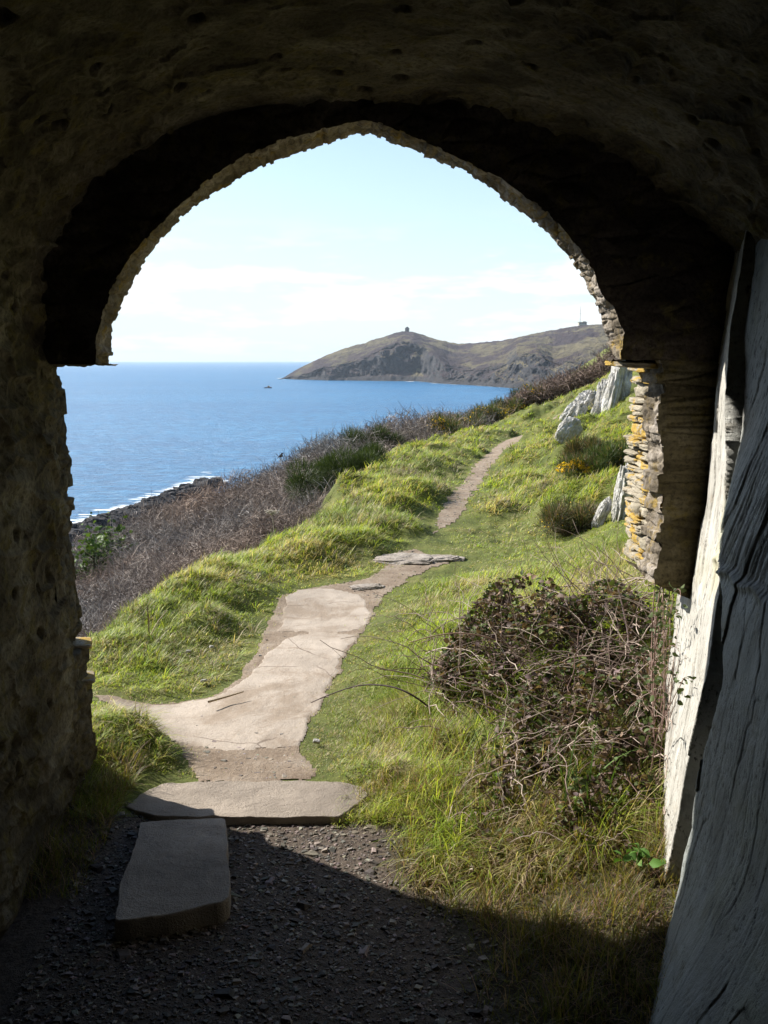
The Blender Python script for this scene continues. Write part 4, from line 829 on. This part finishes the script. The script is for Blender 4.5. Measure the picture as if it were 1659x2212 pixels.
def shrub(px, py, Y, s, label):
    c_ = P(px, py, Y); z0 = terr(np.array([c_[0]]), np.array([c_[1]]))[0]; top = c_[2]; o = thing('evergreen_shrub', label, 'shrub', 'small green shrubs in the scrub', (c_[0], c_[1], z0)); n = 420; d_ = rng.normal(size=(n, 3))*np.array([.45, .45, .6])*s+np.array([c_[0], c_[1], top-.3*s])
    V, f, kv = leaves(d_, rng.uniform(.06, .12, n)); M_ = MB(); M_.add(V, f, np.repeat(np.array([.06, .1, .02])*rng.uniform(.5, 1.6, n)[:, None], kv, 0)); M_.build('foliage', M_leaf, o)
    C = np.array([[c_[0], c_[1], z0], [c_[0]+.05, c_[1], (z0+top)/2], [c_[0], c_[1], top]]); V, f = tubes(resample(C, 5)[None], np.linspace(.03, .008, 5)[None]); M_ = MB(); M_.add(V, f, (.1, .08, .06)); M_.build('stem', M_twig, o)
shrub(232,1168,19,.42,'taller small green shrub poking out of the scrub by the black shore rocks'); shrub(200,1196,17,.36,'squat small green shrub in the scrub nearest the left jamb')

# ------------------------------------------------------------------ white rocks on the right bank
rocks = [((1333,850),20,(.19,.25,.56),(0,.18,0),'tallest pale rock pinnacle on the bank, touching the pier'),((1302,862),21,(.12,.15,.30),(0,.1,.2),'slim pale rock just left of the tallest pinnacle'),((1283,880),22,(.12,.15,.26),(.1,.0,0),'pale rock block behind the brown gorse, between slim rocks'),
 ((1265,893),21.5,(.24,.2,.28),(0,.5,.1),'broad ridged white rock in the middle of the outcrop row'),((1245,892),22.5,(.10,.12,.32),(0,.55,0),'leaning white rock left of the broad ridged one'),((1232,918),21,(.12,.14,.2),(0,.6,0),'lowest white rock at the foot of the outcrop row'),
 ((1228,930),16.5,(.14,.12,.17),(0,.5,0),'isolated white rock beside the path end'),((1345,1075),9.6,(.07,.12,.24),(.1,.12,0),'grey slab-like rock standing in grass beside the pier'),((1300,1110),9.8,(.05,.07,.12),(0,.4,0),'small grey rock low in the bank grass')]
rocks += [((1318,838),20.6,(.10,.1,.3),(0,.3,0),'thin blade of pale rock leaning against the tallest pinnacle'),((1292,898),20.5,(.12,.1,.12),(0,.2,0),'low pale rock lump under the slim rocks'),((1254,905),20.8,(.1,.1,.13),(0,.3,.4),'small white rock in front of the leaning one'),((1272,868),23,(.08,.1,.16),(0,.2,.4),'little white rock at the back of the row'),((1218,938),18,(.09,.08,.07),(0,.2,0),'tiny white stone by the far path bend')]
for k, (pq, Y, s, ro, l) in enumerate(rocks):
    c_ = P(*pq, Y); c_[2] = max(c_[2], terr(c_[:1], c_[1:2])[0]+.35*s[2]); V, f = rock_geo((0, 0, -.05*s[2]), (s[0]*.9, s[1], s[2]*1.05), ro, 50+k, 26, 2.4, .75, 1.5, (2.0, 2.0, .8)); o = mesh('outcrop_rock', V, f, M_quartz, smooth=False); o.location = c_; tag(o, l, 'rock')
# flat bedrock showing in the path
for k, (pq, s, l) in enumerate([((868,1210),(.3,.2,.05),'flat layered bedrock breaking the surface where the path forks'),((945,1208),(.2,.12,.035),'smaller bedrock patch right of the fork in the path'),((790,1268),(.13,.07,.02),'pale broken piece of concrete at the far end of the paved path')]):
    c_ = G(*pq)-np.array([0, 0, .4*s[2]]); V, f = rock_geo((0, 0, 0), s, (0, 0, .2*k), 80+k, 36, 3, .5, 1.6, (1, 1.2, 2)); o = mesh('bedrock', V, f, rockmat('bedrock_%d' % k, (.24, .2, .16), (.42, .37, .32), (.2, .17, .12), .3) if k == 0 else bpy.data.materials['bedrock_0']); o.location = c_; tag(o, l, 'rock')

# ------------------------------------------------------------------ brambles in the right foreground
def canes(n, c0_, ext, L, rad, K=9, up_=1.0, seed=1):
    r_ = np.random.default_rng(seed); B = np.array(c0_)+r_.uniform(-1, 1, (n, 3))*np.array(ext)
    B[:, 2] = terr(B[:, 0], B[:, 1])+r_.uniform(0, ext[2], n); h = r_.uniform(0, 2*pi, n); ang = r_.uniform(.5, 1.5, n); dr_ = r_.uniform(.3, 2.0, n)*r_.choice([1, 1, 1, -.4], n)
    Ls = L*r_.uniform(.5, 1.3, n); C = np.zeros((n, K, 3)); C[:, 0] = B
    for k in range(1, K):
        a = ang+dr_*(k/K); hh = h+.25*np.sin(k*1.3+h*5); st = Ls/(K-1); C[:, k] = C[:, k-1]+np.stack([np.sin(a)*np.cos(hh)*st, np.sin(a)*np.sin(hh)*st, np.cos(a)*st*up_], 1)
    C += r_.normal(0, .004, C.shape); return C, rad*np.outer(r_.uniform(.5, 1.3, n), np.linspace(1, .35, K))
def bramble(name, c_, ext, hgt, nc, nl, label, seed, leafc=1.):
    o = thing(name, label, 'bramble', loc=(c_[0], c_[1], 0)); r_ = np.random.default_rng(seed)
    C, R = canes(nc, c_, (ext[0], ext[1], hgt*.55), .46*hgt/.5, .0028, seed=seed); lim = .19+.24*C[..., 1]+.12*C[..., 2]-.03; C[..., 0] = np.minimum(C[..., 0], lim); V, f = tubes(C, R, 4); tn = np.repeat(r_.random(nc)[:, None], 9*4, 0)
    M_ = MB(); M_.add(V, f, np.array([.14, .085, .07])*(1-tn)+np.array([.50, .41, .34])*tn); M_.build('stems', M_twig, o)['kind'] = 'stuff'
    # leaves hang in clumps through the mound
    a = r_.uniform(0, 2*pi, nl); q = r_.random(nl)**.5*(1+.13*np.sin(a*3+seed)+.08*np.sin(a*5+1)); X = c_[0]+np.cos(a)*q*ext[0]*1.05; Y = c_[1]+np.sin(a)*q*ext[1]*1.05; X = np.minimum(X, .17+.24*Y)
    dome = np.clip(1-q**2.2, .06, 1); Z0 = terr(X, Y); hz = hgt*dome*np.clip(.85+.9*fbm(p2(X, Y, 2.6, 5), 4), .25, 1.35); Z_2 = Z0+hz*(1-.75*r_.random(nl)**1.4)
    cl_ = fbm(np.stack([X, Y, Z_2], 1)*6, 3); kk_ = cl_ > .03; X, Y, Z_2 = X[kk_], Y[kk_], Z_2[kk_]; n = len(X)
    V, f, kv = leaves(np.stack([X, Y, Z_2], 1), np.clip(np.exp(r_.normal(np.log(.024), .38, n)), .01, .042), .9, .5, .35); u = r_.random(n)
    pal = np.array([[.06, .085, .022], [.095, .066, .052], [.14, .1, .085], [.10, .13, .035], [.2, .135, .09], [.17, .12, .12]]); pk = pal[r_.choice(6, n, p=[.28, .22, .16, .12, .16, .06])]
    M_ = MB(); M_.add(V, f, np.repeat(pk*r_.uniform(.6, 1.4, n)[:, None]*leafc, kv, 0)); M_.build('leaves', M_leaf, o); return o
bramble('bramble_bush', (.80, 4.95, 0), (.62, .6), .5, 420, 27000, 'big tangled bramble thicket with dark purple leaves against the slate rock', 31)
bramble('bramble_bush', (.84, 4.15, 0), (.36, .55), .36, 240, 10500, 'lower bramble tangle mixed with straw grass in front of the thicket', 32)
bramble('bramble_bush', (.68, 3.8, 0), (.44, .6), .18, 150, 6000, 'low sprawling bramble runners among the straw grass nearest the viewer', 33)
# canes climbing the rock edge
o = thing('bramble_canes', 'reddish bramble canes climbing up the edge of the slate rock', 'bramble', loc=(1, 4, 0))
C = np.zeros((26, 14, 3)); 
for i in range(26):
    y0 = rng.uniform(3.5, 4.6); zt_ = rng.uniform(.5, 1.05); tt = np.linspace(0, 1, 14); zz_ = .05+zt_*np.sin(tt*1.7)/1.0; C[i, :, 1] = y0+.9*(tt-.2)*rng.normal(0, .45)+.05*np.sin(tt*(5+i%5)+i)+np.cumsum(rng.normal(0, .012, 14)); C[i, :, 2] = zz_+.05; C[i, :, 0] = .19+.24*C[i, :, 1]+.12*C[i, :, 2]-.05-.16*rng.random()*tt-.02*np.sin(tt*7+i*2)
C = C[:17]; V, f = tubes(C, np.outer(rng.uniform(.0018, .0042, 17), np.linspace(1, .4, 14)), 5); M_ = MB(); M_.add(V, f, (.26, .17, .14)); M_.build('stems', M_twig, o)
k = rng.integers(0, 17, 420); j = rng.integers(3, 14, 420); V, f, kv = leaves(C[k, j]+rng.normal(0, .015, (420, 3)), rng.uniform(.015, .035, 420)); M_ = MB(); M_.add(V, f, np.repeat(np.array([.06, .08, .03])*rng.uniform(.5, 1.8, 420)[:, None], kv, 0)); M_.build('leaves', M_leaf, o)
# named single stems
def stem(name, pts, r_, col, label, cat='stem'):
    V = smoothline(np.array(pts), 3); c_ = V[0].copy(); tv_, f = tubes((V-c_)[None], np.linspace(r_, r_*.4, len(V))[None], 5); o = mesh(name, tv_, f, M_twig, col=np.broadcast_to(np.array(col), (len(tv_), 3))); o.location = c_; return tag(o, label, cat)
stem('bramble_cane', [P(930,1530,4.6),P(890,1500,4.6),P(850,1483,4.65),P(800,1478,4.75),P(760,1483,4.8),P(700,1505,4.9),P(672,1518,4.95)], .0055, (.06, .04, .04), 'dark bramble cane arching low over the grass towards the path')
stem('bramble_cane', [P(1120,1400,4.9),P(1060,1378,4.7),P(1000,1366,4.6),P(940,1372,4.55),P(885,1388,4.5)], .005, (.3, .2, .15), 'pale brown cane reaching left from the top of the bramble thicket')
stem('bramble_cane', [P(1125,1640,3.9),P(1190,1622,3.9),P(1270,1612,3.9),P(1340,1618,3.9),P(1395,1640,3.9)], .006, (.22, .1, .06), 'thick rusty cane lying across the middle of the bramble thicket')
stem('bramble_cane', [P(1365,1640,4.2),P(1355,1500,4.4),P(1360,1380,4.6),P(1345,1310,4.6),P(1335,1270,4.6)], .006, (.33, .25, .24), 'thick grey cane rising upright at the right of the bramble thicket')
stem('dry_stalk', [P(322,1378,6.1),P(321,1340,6.1),P(318,1308,6.1)], .005, (.2, .14, .07), 'upright dry brown stalk on the left grass edge')
stem('dry_stalk', [P(326,1372,6.1),P(342,1340,6.1),P(362,1318,6.1)], .005, (.5, .42, .28), 'pale leaning stalk beside the upright brown one')
stem('fallen_stick', [G(450,1516,.03),G(490,1505,.03),G(526,1494,.035)], .007, (.36, .28, .18), 'thin fallen stick lying on the paved path edge', 'stick')
# dead flower head in the scrub
c_ = P(592, 1165, 10.5); o = thing('dead_flower_head', 'pale dead umbel flower head standing in front of the brown scrub', 'plant', loc=tuple(c_)); top = P(587, 1112, 10.5)
V, f = tubes(resample(np.array([c_, .5*(c_+top)+np.array([.01, 0, 0]), top]), 6)[None], np.linspace(.005, .003, 6)[None], 5); M_ = MB(); M_.add(V, f, (.42, .36, .27)); M_.build('stem', M_twig, o)
n = 26; e = np.stack([rng.normal(0, .035, n), rng.normal(0, .035, n), rng.uniform(.02, .05, n)], 1); C = top+np.linspace(0, 1, 4)[None, :, None]*e[:, None]; V, f = tubes(C, np.full((n, 4), .0022)); M_ = MB(); M_.add(V, f, (.5, .44, .35))
for q in C[:, -1]: V, f = rock_geo(q, (.010, .010, .005), (0, 0, 0), 1, 4, 2, 0); M_.add(V, f, (.55, .48, .38))
M_.build('umbel', M_twig, o)
# arching dead twigs on the skyline
stem('arching_twig', [P(1150,800,34),P(1130,775,34),P(1170,772,34),P(1210,790,34)][::-1], .007, (.1, .07, .06), 'thin dark twig arching above the crest scrub')
# small dark bird perched on the scrub
bq = P(607, 986, 29); o = thing('bird', 'tiny dark bird perched on top of the brown scrub', 'bird', loc=tuple(bq)); M_b = flatmat('black_feathers', (.02, .018, .018))
V, f = rock_geo(bq+np.array([0, 0, .02]), (.055, .04, .05), (0, -.6, 0), 1, 10, 2, .03); mb = MB(); mb.add(V, f); V, f = rock_geo(bq+np.array([.035, 0, .085]), (.03, .027, .028), (0, 0, 0), 2, 8, 2, .02); mb.add(V, f); V, f = rock_geo(bq+np.array([.068, 0, .083]), (.014, .005, .005), (0, 0, 0), 2, 5, 2, 0); mb.add(V, f)
mb.build('body', M_b, o); V, f = rock_geo(bq+np.array([-.08, 0, -.03]), (.05, .016, .008), (0, -.7, 0), 1, 6, 3, .02); MB().add(V, f).build('tail', M_b, o)
V, f = tubes(np.array([[bq+np.array([0, s, .0]), bq+np.array([0, s, -.04]), bq+np.array([0, s, -.08])] for s in (-.012, .012)]), np.full((2, 3), .004), 4); MB().add(V, f).build('legs', M_b, o)
stem('perch_twig', [bq+np.array([-.1, 0, -.9]), bq+np.array([-.04, 0, -.4]), bq+np.array([0, 0, -.07]), bq+np.array([.0, 0, -.02])+np.array([-.16, 0, .12])], .012, (.14, .1, .09), 'bare twig under the perched bird')
# clump of long strap leaves and a bright leafy plant by the rock
def clump(name, c_, n, L, W_, col, label, spread=.06, droop=(.3, 1.5)):
    c_ = np.array(c_); c_[2] = terr(c_[:1], c_[1:2])[0]; B = c_+rng.normal(0, spread, (n, 3))*np.array([1, 1, 0]); V, f, kv = blades(B, rng.uniform(0, 2*pi, n), rng.uniform(.6, 1.15, n)*L, np.full(n, W_), rng.uniform(.05, .35, n), rng.uniform(*droop, n), 6, .1)
    o = mesh(name, V-c_, f, M_leaf, col=np.repeat(np.array(col)*rng.uniform(.7, 1.5, n)[:, None], kv, 0)); o.location = c_; return tag(o, label, 'plant')
clump('strap_leaf_plant', (.72, 3.55, 0), 16, .36, .009, (.08, .14, .03), 'clump of long green strap leaves in front of the brambles, near the rock')
clump('strap_leaf_plant', (.45, 3.9, 0), 18, .26, .007, (.1, .17, .03), 'clump of thin bright strap leaves at the left front of the brambles')
clump('strap_leaf_plant', (.42, 4.7, 0), 14, .28, .008, (.11, .18, .03), 'tuft of upright green leaves in the grass left of the bramble thicket')
clump('strap_leaf_plant', (.35, 3.62, 0), 22, .2, .006, (.13, .22, .03), 'low tuft of bright green blades where the grass meets the gravel shadow')
clump('strap_leaf_plant', (.62, 4.15, 0), 20, .3, .008, (.12, .2, .035), 'tall tuft of fresh green blades growing up through the bramble leaves')
clump('strap_leaf_plant', (.9, 3.8, 0), 14, .24, .007, (.2, .22, .07), 'yellowing tuft of strap leaves close against the slate rock')
c_ = np.array([.86, 3.12, .0]); c_[2] = terr(c_[:1], c_[1:2])[0]; o = thing('leafy_weed', 'bright green broad-leaved weed at the bottom tip of the lit rock', 'plant', loc=tuple(c_)); n = 18; Pp = c_+rng.normal(0, .035, (n, 3))*np.array([1, 1, .3])+np.array([0, 0, .07]); V, f, kv = leaves(Pp, rng.uniform(.028, .05, n)); M_ = MB(); M_.add(V, f, np.repeat(np.array([.09, .19, .035])*rng.uniform(.7, 1.3, n)[:, None], kv, 0)); M_.build('leaves', M_leaf, o)
C = np.stack([np.repeat(c_[None], n, 0), (c_+Pp)/2+np.array([0, 0, .01]), Pp], 1); V, f = tubes(C, np.full((n, 3), .0015)); M_ = MB(); M_.add(V, f, (.12, .18, .05)); M_.build('stems', M_twig, o)
# loose stones lying on the turf
for k, (a, b_, l) in enumerate([(684,1610,'white flat stone on the grass right of the path'),(408,1415,'pale pebble alone on the left lawn'),(457,1401,'small whitish stone on the left lawn nearer the path'),(440,1470,'flat pale chip on the left lawn by the paved edge')]):
    q = G(a, b_); q[2] = terr(q[:1], q[1:2])[0]+.025; V, f = rock_geo((0, 0, 0), (.016, .012, .008), (.2, .2, k), k, 8, 4, .2); o = mesh('loose_stone', V, f, M_quartz); o.location = q; tag(o, l, 'stone')

# ------------------------------------------------------------------ sea air
m = bpy.data.materials.new('sea_air'); m.use_nodes = True; t = m.node_tree; t.nodes.clear(); o_ = N(t, 'ShaderNodeOutputMaterial'); v_ = N(t, 'ShaderNodeVolumePrincipled'); t.links.new(v_.outputs[0], o_.inputs['Volume'])
v_.inputs['Color'].default_value = (.72, .85, 1, 1); v_.inputs['Density'].default_value = 8e-5; v_.inputs['Anisotropy'].default_value = .2
mb = MB(); mb.box((0, 0, (SEA-45+110)/2), (17500, 17500, (110-(SEA-45))/2)); hz_ = mb.build('haze', m, None, False); hz_['kind'] = 'stuff'; hz_['label'] = 'thin pale sea haze softening the distant headland'; hz_['category'] = 'haze'
